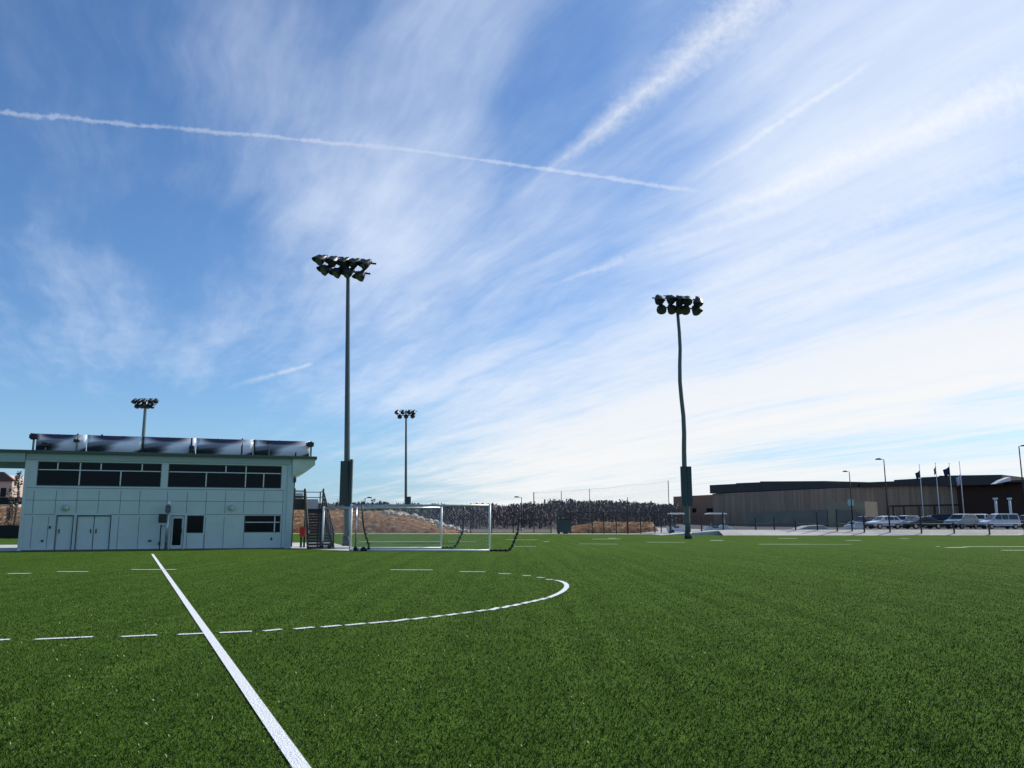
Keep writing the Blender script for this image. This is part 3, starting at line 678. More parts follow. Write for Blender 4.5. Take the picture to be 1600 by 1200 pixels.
# ground rising under woodland
t = MB(); vs = []; n = 60
for i in range(n+1):
    x = -320+i*12
    vs += [(x, 165, -.1), (x, 240, 1.5), (x, 310, 6.0+.4*math.sin(i*.9)), (x, 420, 3)]
t.add(vs, [(4*i+j_, 4*i+4+j_, 4*i+5+j_, 4*i+1+j_) for i in range(n) for j_ in range(3)]); tag(t.build('hill', M['wood'], smooth=True), kind='structure')
# individual evergreens / trees
def tree(px, pyt, Y, wpx, label, dens=700, conifer=True, trunkfrac=.2):
    top = at(px, pyt, Y); w = at(px+wpx, pyt, Y).x-top.x; H = top.z
    g = empty('tree', (top.x, Y, 0), 0, label, 'tree', 'trees beyond the far bank')
    t = MB(); t.path([(0,0,-.1),(.1,0,H*.4),(0,.1,H*.93)], [.22*H/10,.14*H/10,.03], 8)
    rr = random.Random(int(px))
    for i in range(16):
        z = H*rr.uniform(.3,.85); a = rr.uniform(0,6.28); l = w*.42*(1.1-z/H*.7); t.tube((0,0,z), (math.cos(a)*l, math.sin(a)*l, z+l*.5), .05, .015, 5)
    t.build('trunk', M['bark'], g)
    t = MB(); cl = [(rr.gauss(0,w*.2), rr.gauss(0,w*.2), H*rr.uniform(trunkfrac+.08,.97)) for _ in range(26)]
    for i in range(dens):
        c = rr.choice(cl); sc = (1-(c[2]/H)**2*.65) if conifer else .9
        p = Vector((c[0]*sc*1.6+rr.gauss(0,w*.07), c[1]*sc*1.6+rr.gauss(0,w*.07), c[2]+rr.gauss(0,H*.035))); s = rr.uniform(.08,.2)*max(1,H/9)
        e1 = Vector((rr.uniform(-1,1),rr.uniform(-1,1),rr.uniform(-.6,.6))).normalized()*s; e2 = Vector((rr.uniform(-1,1),rr.uniform(-1,1),rr.uniform(-1,1))).normalized()*s
        t.add([p-e1, p+e2*.6, p+e1, p-e2*.6], [(0,1,2,3)])
    t.build('crown', M['evergreen'] if conifer else M['wood'], g)
tree(583, 777, 150, 12, 'dark evergreen tree poking up above the woodland left of the slim floodlight pole')
tree(568, 782, 155, 8, 'small dark evergreen just behind the left end of the goals', 400)
tree(594, 782, 152, 8, 'low rounded evergreen on the right side of the small clump', 400)
tree(527, 783, 155, 7, 'small dark tree behind the stair on the horizon', 300)
tree(31, 729, 95, 11, 'thin leafy tree seen under the canopy beam beside the press box corner', 420, False, .3)
tree(19, 756, 100, 10, 'low bare shrub like tree in front of the pale house', 350, False, .1)
tree(1553, 747, 215, 22, 'bare tree showing above the dark wing roof at the far right', 500, False, .3)
# pale house far left
hb = at(4, 785, 140); hh = empty('distant_house', (hb.x-4, 140, 0), .1, 'pale pinkish house with dark roof seen under the canopy beam at the left edge', 'house')
zt_ = at(4, 752, 140).z; za = at(4,741,140).z
t = MB(); t.box(-6, 5.0, 0, 8, 0, zt_); t.prism([(-6, zt_+.002),(5.0, zt_+.002),(3.4, za),(-6, za)], .2, 7.8); t.build('wall', M['pink'], hh)
t = MB(); t.prism([(-6.4, zt_),(5.5, zt_),(5.5,zt_+.15),(3.6, za+.4),(-6.4, za+.4)], -.4, .18); t.build('roof', M['shingle'], hh)
for x in (-2.5, 1.2, 3.3): t = MB(); t.box(x, x+.9, -.05, -.004, zt_-2.6, zt_-1.1); t.build('window', M['glass'], hh)
# dark windscreen fence at left behind canopy
p0 = at(-60, 820, 78); p1 = at(60, 820, 80); wf = empty('dark_fence', (p0.x, p0.y, 0), 0, 'dark fabric covered fence under the canopy beam left of the press box', 'fence')
L = p1.x-p0.x; zt_ = at(0, 824, 78).z
t = MB(); t.box(0, L, -.01, .01, .05, 1.25); t.build('fabric', M['skirt'], wf)
t = MB(); [t.tube((x*L/4, .03, 0), (x*L/4, .03, 1.3), .04) for x in range(5)]; t.tube((0,.03,1.3),(L,.03,1.3),.03); t.build('frame', M['steel'], wf)
p0 = at(-60, 786, 108); p1 = at(60,786,108); L = p1.x-p0.x; zt_ = at(0,777,108).z; zb_ = at(0,788,108).z
wf = empty('bank_fence', (p0.x, 108, 0), 0, 'dark fence on top of the straw bank at the left edge of the picture', 'fence')
t = MB(); t.box(0,L,-.01,.01,zb_,zt_); t.build('fabric', M['skirt'], wf); t = MB(); [t.tube((x*L/6,.03,0),(x*L/6,.03,zt_+.1),.05) for x in range(7)]; t.build('post', M['steel'], wf)
# ================================================================ CHAIN LINK FENCES
def fence(name, pts, top, label, group=None, mesh=True, rad=.075, tops=None):
    # pts: list of (px, Y) ; top: height above ground
    P = [Vector((at(px, 820, Y).x, Y, 0)) for px, Y in pts]; g = empty(name, P[0], 0, label, 'fence', group)
    for i, p in enumerate(P):
        q = p-P[0]; t = MB(); t.tube(q, q+Vector((0,0,(tops[i] if tops else top)+.1)), rad, n=8); t.build('post', M['black'], g)
    t = MB()
    for a, b in zip(P[:-1], P[1:]):
        for z in (top, .08): t.tube(a-P[0]+Vector((0,0,z)), b-P[0]+Vector((0,0,z)), rad*.45, n=6)
    t.build('rail', M['black'], g)
    if mesh:
        t = MB()
        for a, b in zip(P[:-1], P[1:]): a = a-P[0]; b = b-P[0]; t.add([(a.x,a.y,.05),(b.x,b.y,.05),(b.x,b.y,top),(a.x,a.y,top)], [(0,1,2,3)])
        t.build('mesh', M['chain'], g)
    return g
fence('chain_link_fence', [(735,117),(768,117),(802,117),(861,117)], 1.9, 'low black chain link fence along the edge of the field in front of the woodland')
fence('chain_link_fence', [(884,115),(891.5,114),(925.5,113),(943.6,113),(963,113),(980,113),(1001,113),(1023,112),(1033,112),(1048,110)], 2.85, 'black chain link fence in front of the orange straw slope')
fence('chain_link_fence', [(1048,106),(1096,104),(1130,103),(1180.6,102),(1209.7,102),(1243,101),(1277,101),(1308,100.5),(1331,100.5),(1350,100),(1390,100),(1439,99.5),(1490,99.5),(1545,99),(1600,99),(1660,99)],
      1.35, 'long black chain link fence along the parking lot kerb on the right', rad=.095, tops=[2.4,2.2,2.6,2.0,2.0,1.6,2.6,3.0,1.6,2.2,3.4,3.4,1.4,1.3,1.3,1.3])
# dark crate by fence
p = at(881, 831, 112); db = empty('storage_box', (p.x,112,0), 0, 'dark green storage box on small feet at the left end of the straw slope fence', 'box')
w = (at(892,820,112).x-at(870,820,112).x)/2; t = MB(); t.box(-w,w,-.6,.6,.25,at(880,812,112).z); t.build('box', M['cab'], db, bevel=.03)
t = MB(); t.box(-w+.1,-w+.4,-.5,.5,0,.249); t.box(-.1,.5,-.5,.5,0,.249); t.build('feet', M['black'], db)
t = MB(); zt_ = at(880,812,112).z; t.box(-w-.05,w+.05,-.65,.65,zt_+.002,zt_+.1); t.build('lid', M['black'], db)
# ball stop net
NP = [(834,769,128),(877,767,122),(921,764,117),(980,758,110),(1044,751,103)]
P = [at(a,b,c) for a,b,c in NP]; g = empty('ball_stop_net', (P[0].x,P[0].y,0), 0, 'tall ball stop net on dark posts rising above the straw slope fence', 'net')
for i, p in enumerate(P):
    t = MB(); q = p-Vector((P[0].x,P[0].y,0)); top_ = q.z if i not in (3,) else at(980,777,110).z
    t.tube((q.x,q.y,0), (q.x,q.y,top_), .07 if i == 0 else .045, n=10); t.build('post', M['black'] if i != 2 else M['galv'], g)
t = MB()
for a, b in zip(P[:-1], P[1:]): o_ = Vector((P[0].x,P[0].y,0)); t.path([a-o_, (a-o_).lerp(b-o_,.5)-Vector((0,0,.15)), b-o_], .008, 5)
t.build('cable', M['galvd'], g)
t = MB()
for a, b in zip(P[:-1], P[1:]): o_ = Vector((P[0].x,P[0].y,0)); a = a-o_; b = b-o_; t.add([(a.x,a.y,.1),(b.x,b.y,.1),(b.x,b.y,b.z),(a.x,a.y,a.z)], [(0,1,2,3)])
t.build('netting', M['net'], g)
# ================================================================ STREET LAMPS
def street_lamp(px, pyt, Y, side, label, hl=1.5, z0=0, r=.11):
    p = at(px, pyt, Y); H = p.z; g = empty('street_lamp', (p.x, Y, z0), 0, label, 'street lamp', 'parking lot lamps'); H -= z0
    t = MB(); t.tube((0,0,0),(0,0,H), r, r*.65, 10); t.build('pole', M['black'], g, smooth=True)
    t = MB(); t.tube((0,0,0),(0,0,.5), .25, n=12); t.build('base', M['conc'], g, smooth=True)
    t = MB(); t.bar((0,0,H-.05),(side*.5,0,H+.02), .06); t.build('arm', M['black'], g)
    t = MB(); x0, x1 = sorted((side*.4, side*hl)); t.prism([(x0,H-.04),(x1,H-.04),(x1,H+.08),((x0+x1)/2,H+.2),(x0,H+.14)], -.25,.25); t.build('lamp_head', M['lampb'], g, bevel=.02)
street_lamp(815, 777, 150, -1, 'small street lamp above the woodland right of the goals', 1.3)
street_lamp(570.5, 778, 145, 1, 'small street lamp beside the evergreen clump behind the goals', 1.2)
LOT = .60
street_lamp(1381, 718, 122, -1, 'tall parking lot lamp standing in front of the tan corrugated wall', 1.15, LOT)
street_lamp(1327, 737, 150, -1, 'shorter parking lot lamp left of the taller one before the dark roof', 1.1, LOT)
street_lamp(1592, 697, 140, 1, 'parking lot lamp at the right edge of the picture above the dark wing', 1.0, LOT, .13)
# ================================================================ PARKING LOT
xr = 160; x_lot = at(1135, 830, 101).x
t = MB(); t.add([(x_lot-1,98.6,.012),(xr,98.6,.012),(xr,101.015,LOT+.004),(x_lot-1,101.015,LOT+.004)], [(0,1,2,3)]); tag(t.build('sloped_kerb', M['white_conc']), kind='structure')
t = MB(); t.prism([(x_lot-8, -.01), (x_lot-.01, -.01), (x_lot-.01, LOT-.02)], 101.1, 240); tag(t.build('ramp', M['conc']), kind='structure')
t = MB(); t.add([(x_lot,101.02,LOT),(xr,101.02,LOT),(xr,260,LOT),(x_lot,260,LOT)], [(0,1,2,3)]); tag(t.build('parking_lot', M['asph']), kind='structure')
t = MB(); t.add([(x_lot,101.02,LOT+.006),(xr,101.02,LOT+.006),(xr,104.5,LOT+.006),(x_lot,104.5,LOT+.006)], [(0,1,2,3)]); tag(t.build('sidewalk', M['conc']), kind='structure')
a = at(1243,826,112); b = at(1292,826,112)
t = MB(); t.prism([(a.x, LOT+.01),(b.x, LOT+.01),(b.x-.8, at(1260,820.5,112).z),(a.x+1.5, at(1225,821.5,112).z)], 111, 114); o = t.build('pavement_mound', M['concf'], bevel=.05); tag(o, kind='structure')
a = at(1318,822,116); b = at(1350,822,116); o = empty('concrete_barrier', (a.x,116,LOT), 0, 'low white concrete barrier block left of the white hatchback', 'barrier')
w = b.x-a.x; hz_ = at(1335,816.5,116).z-LOT
t = MB(); t.prism([(0,0),(w*.48,0),(w*.45,hz_*.8),(.2,hz_*.6)], -.3,.3); t.prism([(w*.52,0),(w,0),(w-.15,hz_),(w*.55,hz_)], -.3,.3); t.build('block', M['white'], o, bevel=.04)
# ---------------------------------------------------------------- cars
def paintmat(name, col): return mat(name, col, .25, metal=.15, var=.05, scale=3)
CP_ = dict(white=paintmat('car_white',(.75,.77,.78)), silver=paintmat('car_silver',(.42,.47,.50)), dark=paintmat('car_charcoal',(.03,.035,.045)), black=paintmat('car_black',(.012,.012,.014)),
  teal=paintmat('car_grey_green',(.30,.37,.37)), maroon=paintmat('car_maroon',(.10,.02,.05)), van=paintmat('van_white',(.60,.66,.74)))
PROFILES = {
 'hatch': dict(L=4.3, H=1.62, body=[(-2.15,.35),(-2.15,.72),(-1.95,.86),(-1.1,1.0),(1.95,1.05),(2.13,.85),(2.13,.35)], cab=[(-1.15,.99),(-.35,1.56),(.3,1.62),(1.35,1.58),(1.95,1.04)]),
 'sedan': dict(L=4.7, H=1.47, body=[(-2.35,.33),(-2.35,.68),(-2.1,.83),(-1.1,.95),(1.4,1.0),(2.28,.95),(2.35,.7),(2.35,.33)], cab=[(-1.2,.94),(-.45,1.40),(.1,1.47),(.8,1.43),(1.6,.99)]),
 'suv': dict(L=4.6, H=1.78, body=[(-2.3,.4),(-2.3,.85),(-2.15,1.0),(-1.15,1.12),(2.2,1.15),(2.3,.9),(2.3,.4)], cab=[(-1.2,1.11),(-.6,1.70),(.0,1.78),(1.8,1.75),(2.2,1.14)]),
 'van': dict(L=5.2, H=2.1, body=[(-2.6,.4),(-2.6,.85),(-2.4,1.02),(-1.65,1.2),(2.5,1.25),(2.6,1.0),(2.6,.4)], cab=[(-1.7,1.19),(-.85,1.98),(-.3,2.1),(2.35,2.08),(2.52,1.24)]),
}
def car(kind, paint, px, py, Y, label, rz=0, scale=1.0, cat='car', z=LOT):
    pr = PROFILES[kind]; p = at(px, py, Y)
    g = empty('parked_'+('van' if kind == 'van' else 'car'), (p.x, Y, z), rz, label, cat, 'cars parked in the lot'); g.scale = (scale,)*3
    Wd = .9; pm = CP_[paint]
    t = MB(); bd = pr['body']; t.prism(bd, -Wd, Wd, inset=[.06 if z_ < .5 else .02 if z_ < .8 else .05 for _, z_ in bd]); body = t.build('body', pm, g, bevel=.05)
    cb_ = pr['cab']; t = MB(); t.prism([(x, z_+.003) for x, z_ in cb_], -Wd+.04, Wd-.04, inset=[.0 if (z_ < 1.3 and i in (0, len(cb_)-1)) else .16 for i, (x, z_) in enumerate(cb_)])
    t.build('roof', pm, g, bevel=.04)
    # side glass
    zb0 = max(cb_[0][1], cb_[-1][1])+.06; ztp = max(z_ for _, z_ in cb_)-.14
    def xedge(zz, front):
        a_, b_ = (cb_[0], cb_[1]) if front else (cb_[-1], cb_[-2]); f = (zz-a_[1])/(b_[1]-a_[1]); return a_[0]+(b_[0]-a_[0])*f
    def ins(zz): return (Wd-.04)-.16*(zz-cb_[0][1])/(pr['H']-cb_[0][1])
    xm = [xedge(zb0,True)+.12, -.1, .9 if kind != 'sedan' else .75, xedge(zb0,False)-.15]
    xt = [xedge(ztp,True)+.14, -.1, .9 if kind != 'sedan' else .7, xedge(ztp,False)-.10]
    for sgn in (-1, 1):
        for i in range(3):
            g0, g1 = xm[i]+.04, xm[i+1]-.04; h0_, h1_ = xt[i]+.04, xt[i+1]-.04
            if h1_-h0_ < .05: h1_ = h0_+.05
            t = MB(); vs = []
            for off in (.012, -.03):
                vs += [(g0, sgn*(ins(zb0)+off), zb0), (g1, sgn*(ins(zb0)+off), zb0), (h1_, sgn*(ins(ztp)+off), ztp), (h0_, sgn*(ins(ztp)+off), ztp)]
            t.add(vs, [(0,1,2,3),(7,6,5,4),(0,4,5,1),(1,5,6,2),(2,6,7,3),(3,7,4,0)]); t.build('side_window', M['cglass'], g)
    for front in (True, False):
        t = MB(); s_ = -1 if front else 1; vs = []
        for off in (.014, -.03):
            for zz in (zb0, ztp+.03):
                x = xedge(zz, front)+s_*off; yy = ins(zz)-.12; vs += [(x,-yy,zz),(x,yy,zz)]
        t.add(vs, [(0,1,3,2),(4,6,7,5),(0,4,5,1),(2,3,7,6),(0,2,6,4),(1,5,7,3)]); t.build('windscreen' if front else 'rear_window', M['cglass'], g)
    x0, x1 = bd[0][0], bd[-1][0]
    for x in (x0+.85, x1-.85):
        for sgn in (-1, 1):
            t = MB(); y0 = sgn*(Wd-.2); y1 = sgn*(Wd+.01); t.tube((x,y0,.34),(x,y1,.34), .34, n=20); w_ = t.build('wheel', M['tyre'], g, smooth=True)
            t = MB(); t.tube((x,y1-sgn*.01,.34),(x,y1+sgn*.008,.34), .21, n=14); t.build('rim', M['rim'], w_)
    for sgn in (-1, 1):
        t = MB(); t.box(x0-.01, x0+.12, *sorted((sgn*.5, sgn*.83)), .66, .80); t.build('headlight', M['lightg'], g)
        t = MB(); t.box(x1-.12, x1+.01, *sorted((sgn*.62, sgn*.83)), .70, .88); t.build('tail_light', M['tail'], g)
        t = MB(); t.box(xm[0]+.1, xm[0]+.28, *sorted((sgn*(Wd-.03), sgn*(Wd+.16))), zb0-.02, zb0+.13); t.build('mirror', pm, g, bevel=.02)
    for x in (x0-.012, x1+.012):
        t = MB(); t.box(*sorted((x, x+(.06 if x < 0 else -.06))), -.8, .8, .38, .55); t.build('bumper', M['black'], g)
car('hatch', 'white', 1381, 815, 118, 'white hatchback parked leftmost in the lot with its nose to the left', .25, 1.12)
car('suv', 'silver', 1415, 815, 130, 'pale silver suv half hidden between the white hatchback and the dark sedan', .5, 1.1)
car('sedan', 'dark', 1441, 815, 118, 'charcoal sedan parked in front of the flagpoles', .15, 1.15)
car('suv', 'black', 1469, 815, 127, 'black suv behind the nose of the grey green suv', -.8, 1.2)
car('suv', 'teal', 1502, 815, 118, 'grey green suv parked with its front towards the charcoal sedan', .55, 1.18)
car('suv', 'silver', 1531, 815, 124, 'silver suv squeezed between the grey green suv and the big white van', .9, 1.2)
car('sedan', 'black', 1426, 815, 140, 'black sedan in the second row seen between the silver suv and the charcoal sedan', .3, 1.2)
car('suv', 'white', 1456, 815, 142, 'white suv in the second row behind the charcoal sedan', -.4, 1.15)
car('hatch', 'dark', 1349, 815, 133, 'dark hatchback parked behind and left of the white hatchback', .5, 1.15)
car('van', 'van', 1561, 815, 116, 'large white van parked on the right side of the lot', .1, 1.0, 'van')
car('suv', 'maroon', 1607, 815, 119, 'dark maroon suv cut off by the right edge of the picture', .2, 1.1)
# golf carts
def cart(px0, px1, label, Y=109):
    a = at(px0, 802, Y); b = at(px1, 802, Y); w = b.x-a.x; z1 = a.z
    g = empty('golf_cart', ((a.x+b.x)/2, Y, 0), 0, label, 'golf cart', 'golf carts by the fence')
    t = MB(); t.prism([(-w*.62,z1-.13),(w*.5,z1-.13),(w*.5,z1-.02),(w*.3,z1+.05),(-w*.4,z1+.05),(-w*.62,z1-.03)], -.7,.7); t.build('canopy', M['white'], g, bevel=.03)
    t = MB(); t.prism([(-w*.7,.35),(w*.75,.35),(w*.78,.75),(w*.45,1.15),(w*.2,1.2),(w*.05,.8),(-w*.3,.8),(-w*.35,1.0),(-w*.7,1.0)], -.62,.62); t.build('body', M['white'], g, bevel=.04)
    t = MB()
    for x0, x1 in ((-w*.5,-w*.55),(w*.42,w*.3)):
        for y in (-.6,.6): t.tube((x0,y,.9),(x1,y,z1-.12), .03, n=8)
    t.build('canopy_frame', M['black'], g)
    t = MB(); t.box(-w*.3,w*.02,-.55,.55,.805,1.0); t.box(-w*.34,-w*.26,-.55,.55,1.003,1.45); t.build('seat', M['galvd'], g, bevel=.03)
    for x in (-w*.45, w*.5):
        for y in (-.6,.6): t = MB(); t.tube((x,y-.1,.28),(x,y+.1,.28), .28, n=16); t.build('wheel', M['tyre'], g, smooth=True)
    t = MB(); t.add([(w*.43,-.58,1.2),(w*.43,.58,1.2),(w*.34,.58,z1-.15),(w*.34,-.58,z1-.15)], [(0,1,2,3)]); o = t.build('windscreen', M['lens'], g); sd = o.modifiers.new('t','SOLIDIFY'); sd.thickness = .01
cart(1047, 1071, 'white golf cart with a canopy partly hidden left of the bent floodlight pole'); cart(1106, 1134, 'white golf cart with a canopy parked right of the bent floodlight pole')
# ================================================================ LONG BUILDING
lb = empty('long_brown_building', (0,0,0), 0, 'long low brown building with dark stepped flat roof across the right background', 'building')
def wallseg(name, px0, Y0, px1, Y1, py0t, py1t, m, z0=0, thick=6, proud=0, parent=lb, bot=None):
    p = at(px0, py0t, Y0); q = at(px1, py1t, Y1); L = math.hypot(q.x-p.x, q.y-p.y); a = math.atan2(q.y-p.y, q.x-p.x)
    t = MB(); zb0_ = z0 if bot is None else at(px0, bot, Y0).z
    vs = [(0,-proud,zb0_),(L,-proud,zb0_),(L,-proud,q.z),(0,-proud,p.z),(0,thick,zb0_),(L,thick,zb0_),(L,thick,q.z),(0,thick,p.z)]
    t.add(vs, [(0,1,2,3),(5,4,7,6),(3,2,6,7),(0,4,5,1),(1,5,6,2),(4,0,3,7)])
    o = t.build(name, m, parent, loc=(p.x,p.y,0), rot=(0,0,a)); return o, L, p, q, a
wallseg('wall', 1052, 232, 1113, 218, 776, 773, M['brick'], thick=20)
w1, L1, p1, q1, a1 = wallseg('wall', 1113, 217.5, 1345, 172, 771.5, 761, M['tan'], thick=30)
w2, L2, p2, q2, a2 = wallseg('wall', 1345.3, 171.5, 1494, 160, 761, 757, M['tan'], thick=30)
# roof bands, stepped
for a, Y0, b, Y1, ya, yb in [(1111,216,1152,208.5,758,756),(1152.3,208,1190,201,755,753.5),(1190.3,200.5,1291,181.5,752.2,751.6),(1291.3,181,1345,171,756,755)]:
    wallseg('roof', a, Y0, b, Y1, ya, yb, M['roofd'], thick=24, bot=0, proud=.0, z0=7.4)[0]
for o in [c for c in kids(lb) if c.name.startswith('roof')]: bpy.data.objects.remove(o)
def roofband(a, Y0, b, Y1, ya, yb, yb0, yb1, proud=.5, thick=24):
    p = at(a, ya, Y0); q = at(b, yb, Y1); pb = at(a, yb0, Y0).z; qb = at(b, yb1, Y1).z; L = math.hypot(q.x-p.x, q.y-p.y); an = math.atan2(q.y-p.y, q.x-p.x)
    t = MB(); vs = [(0,-proud,pb),(L,-proud,qb),(L,-proud,q.z),(0,-proud,p.z),(0,thick,pb),(L,thick,qb),(L,thick,q.z),(0,thick,p.z)]
    t.add(vs, [(0,1,2,3),(5,4,7,6),(3,2,6,7),(0,4,5,1),(1,5,6,2),(4,0,3,7)]); return t.build('roof', M['roofd'], lb, loc=(p.x,p.y,0), rot=(0,0,an))
roofband(1111,217,1152,209,758,756,771,769)
roofband(1152.2,208.7,1190,201.4,755,753.5,769,767)
roofband(1190.2,201.2,1292,182,752.2,751.6,767,763)
roofband(1292.2,181.8,1344,171.8,756,755,763,761)
roofband(1344.3,171.3,1398,167,754,752,761.5,759.5)
roofband(1398.2,166.9,1440,163.4,750,747.5,759.5,758.5)
roofband(1440.2,163.2,1470,161,746,744.5,758.5,758)
# right wing
roofband(1470.3,158.8,1568,151,743.5,742,759.5,757, proud=1.0)
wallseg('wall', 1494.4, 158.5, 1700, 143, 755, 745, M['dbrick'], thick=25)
roofband(1568.2,151,1700,141.5,751,746,754,750, proud=.6)
a = at(1548,755,149); b = at(1572,751,149); t = MB(); t.prism([(a.x,a.z-.2),(b.x,b.z-.1),(b.x,b.z+.6),(a.x+1.2,a.z+.5)], 147.5,149.2); t.build('canopy', M['white'], lb, bevel=.05)
for px in (1503, 1523, 1546, 1570, 1592, 1615):
    t = MB(); p = at(px,790,152.0); t.box(p.x-.8,p.x+.8, 148.5,149.2, LOT, LOT+2.6); 
# windows of the left section
for px0, px1, py0, py1 in ((1082,1092,794,801),(1104,1117,794,800),(1126,1133,792,797),(1134.5,1141,792,797),(1150,1157,791,797),(1158.5,1165,791,797),(1171,1186,790,799)):
    f = (px0-1113)/(1345-1113); Yw = 217.5+(172-217.5)*f if px0 > 1110 else 218+(1113-px0)/61*14
    A_ = at(px0, py0, Yw); B_ = at(px1, py1, Yw-(px1-px0)*.196); an = math.atan2(B_.y-A_.y, B_.x-A_.x); L = math.hypot(B_.x-A_.x, B_.y-A_.y)
    t = MB(); t.box(0, L, -.12, -.02, B_.z, A_.z); o = t.build('window', M['roofd'], lb, loc=(A_.x,A_.y,0), rot=(0,0,an))
    t = MB(); t.box(.1, L-.1, -.15, -.125, B_.z+.1, A_.z-.1); t.build('pane', M['glass'], o)
# low grey wall in front
w, L, p, q, an = wallseg('low_wing', 1165, 178, 1292, 160, 801, 796.5, M['greywall'], thick=5)
w, L, p, q, an = wallseg('low_wing', 1292.3, 159.5, 1351, 154, 784.5, 783.5, M['pale'], thick=5)
Yd = 155.5; a = at(1307,797,Yd+1.2); b = at(1337,814,Yd-1.4)
t = MB(); t.add([(a.x,a.y-.25,b.z),(b.x,b.y-.25,b.z),(b.x,b.y-.25,a.z),(a.x,a.y-.25,a.z),(a.x,a.y+.1,b.z),(b.x,b.y+.1,b.z),(b.x,b.y+.1,a.z),(a.x,a.y+.1,a.z)], [(0,1,2,3),(5,4,7,6),(3,2,6,7),(0,4,5,1),(1,5,6,2),(4,0,3,7)])
t.build('roller_door', M['greywall'], lb)
p = at(1329,786,154); t = MB(); t.box(p.x-.45,p.x+.45,153.6,154.2,p.z-.5,p.z+.6); t.build('vent_box', M['trim'], lb, bevel=.03)
# darker recess / entrance posts below tan wall
for px in (1395,1412,1436,1460):
    t = MB(); p = at(px,791,160.0); t.box(p.x-.12,p.x+.12,159.9,160.15,LOT,p.z); t.build('porch_post', M['black'], lb)
A_ = at(1388,791,164.5); B_ = at(1494,789,157.5); t = MB(); t.bar((A_.x,A_.y-1,A_.z),(B_.x,B_.y-1,B_.z), 1.6, .3); t.build('porch_roof', M['dbrick'], lb)
# white columns before dark wing
for px, n_ in ((1555,'white column left of the pair in front of the dark wing'),(1577,'white column right of the pair in front of the dark wing')):
    p = at(px,778,136); g = empty('white_column', (p.x,136,LOT), 0, n_, 'column', 'white columns in the parking lot')
    t = MB(); t.tube((0,0,0),(0,0,p.z-LOT-.25), .2,.18,14); t.build('shaft', M['mull'], g, smooth=True)
    t = MB(); t.box(-.28,.28,-.28,.28,p.z-LOT-.249,p.z-LOT); t.build('cap', M['mull'], g, bevel=.03)
# flagpoles
for px, py, col, w, fy0, fy1, lab in ((1436.5,727,'navy',.9,735,748,'dark flag hanging limp on the leftmost of the four flagpoles'),(1461.5,724,'galvd',.35,729,741,'second flagpole from the left with a narrow furled grey flag'),
      (1483,725,'navy',1.3,729,744,'third flagpole from the left with the widest navy flag'),(1499,722,'flagw',.9,741,758,'rightmost flagpole with a pale flag hanging beside the dark wing')):
    Y = 134; p = at(px,py,Y); H = p.z-LOT; g = empty('flagpole', (p.x,Y,LOT), 0, lab, 'flagpole', 'flagpoles before the long building')
    t = MB(); t.tube((0,0,0),(0,0,H), .09,.045, 10); t.path([(0,0,H-.02),(0,0,H+.08),(0,0,H+.16)], [.03,.08,.03], 8); t.build('pole', M['mull'], g, smooth=True)
    z1 = at(px,fy0,Y).z-LOT; z0 = at(px,fy1,Y).z-LOT; t = MB(); vs = []; n = 8
    for i in range(n+1):
        u = i/n; x = -w*u*.8; fold = .12*math.sin(u*9)
        vs += [(x-.05, fold, z1-(z1-z0)*.35*u**.7), (x*.75-.05, fold*1.3, z0+.25*math.sin(u*5))]
    t.add(vs, [(2*i,2*i+1,2*i+3,2*i+2) for i in range(n)]); o = t.build('flag', M[col], g, smooth=True); sd = o.modifiers.new('t','SOLIDIFY'); sd.thickness = .015
# ================================================================ SKY
SUN_EL, SUN_AZ = 40, 56
w = bpy.data.worlds.new('World'); SC.world = w; w.use_nodes = True; nt = w.node_tree; nt.nodes.clear()
out = nt.nodes.new('ShaderNodeOutputWorld'); bg = nt.nodes.new('ShaderNodeBackground'); nt.links.new(bg.outputs[0], out.inputs[0])
sky = nt.nodes.new('ShaderNodeTexSky'); sky.sky_type = 'NISHITA'; sky.sun_disc = False; sky.sun_elevation = R(SUN_EL); sky.sun_rotation = R(SUN_AZ)
sky.air_density = 1.0; sky.dust_density = .6; sky.ozone_density = 2.5
tc = nt.nodes.new('ShaderNodeTexCoord'); sep = nt.nodes.new('ShaderNodeSeparateXYZ'); nt.links.new(tc.outputs['Generated'], sep.inputs[0])
def mth(op, *a, clamp=False):
    n = nt.nodes.new('ShaderNodeMath'); n.operation = op; n.use_clamp = clamp
    for i, v in enumerate(a):
        if isinstance(v, (int, float)): n.inputs[i].default_value = v
        else: nt.links.new(v, n.inputs[i])
    return n.outputs[0]
def mr(v, a, b, c=0, d=1, smooth=True):
    n = nt.nodes.new('ShaderNodeMapRange'); n.interpolation_type = 'SMOOTHSTEP' if smooth else 'LINEAR'
    for i, q in enumerate((a, b, c, d)): n.inputs[i+1].default_value = q
    nt.links.new(v, n.inputs[0]); return n.outputs[0]
def noise(vec, sc, det=5, rough=.55, lac=2.0, dist=0):
    n = nt.nodes.new('ShaderNodeTexNoise'); n.inputs['Scale'].default_value = sc; n.inputs['Detail'].default_value = det; n.inputs['Roughness'].default_value = rough; n.inputs['Distortion'].default_value = dist
    nt.links.new(vec, n.inputs['Vector']); return n.outputs['Fac']
def comb(x, y, z=0.0):
    n = nt.nodes.new('ShaderNodeCombineXYZ')
    for i, v in enumerate((x, y, z)):
        if isinstance(v, (int, float)): n.inputs[i].default_value = v
        else: nt.links.new(v, n.inputs[i])
    return n.outputs[0]
zc = mth('MAXIMUM', mth('ADD', sep.outputs['Z'], .035), .03)
Px = mth('DIVIDE', sep.outputs['X'], zc); Py = mth('DIVIDE', sep.outputs['Y'], zc)
ca, sa = math.cos(R(-25)), math.sin(R(-25))
U = mth('ADD', mth('MULTIPLY', Px, sa), mth('MULTIPLY', Py, ca))      # along streaks
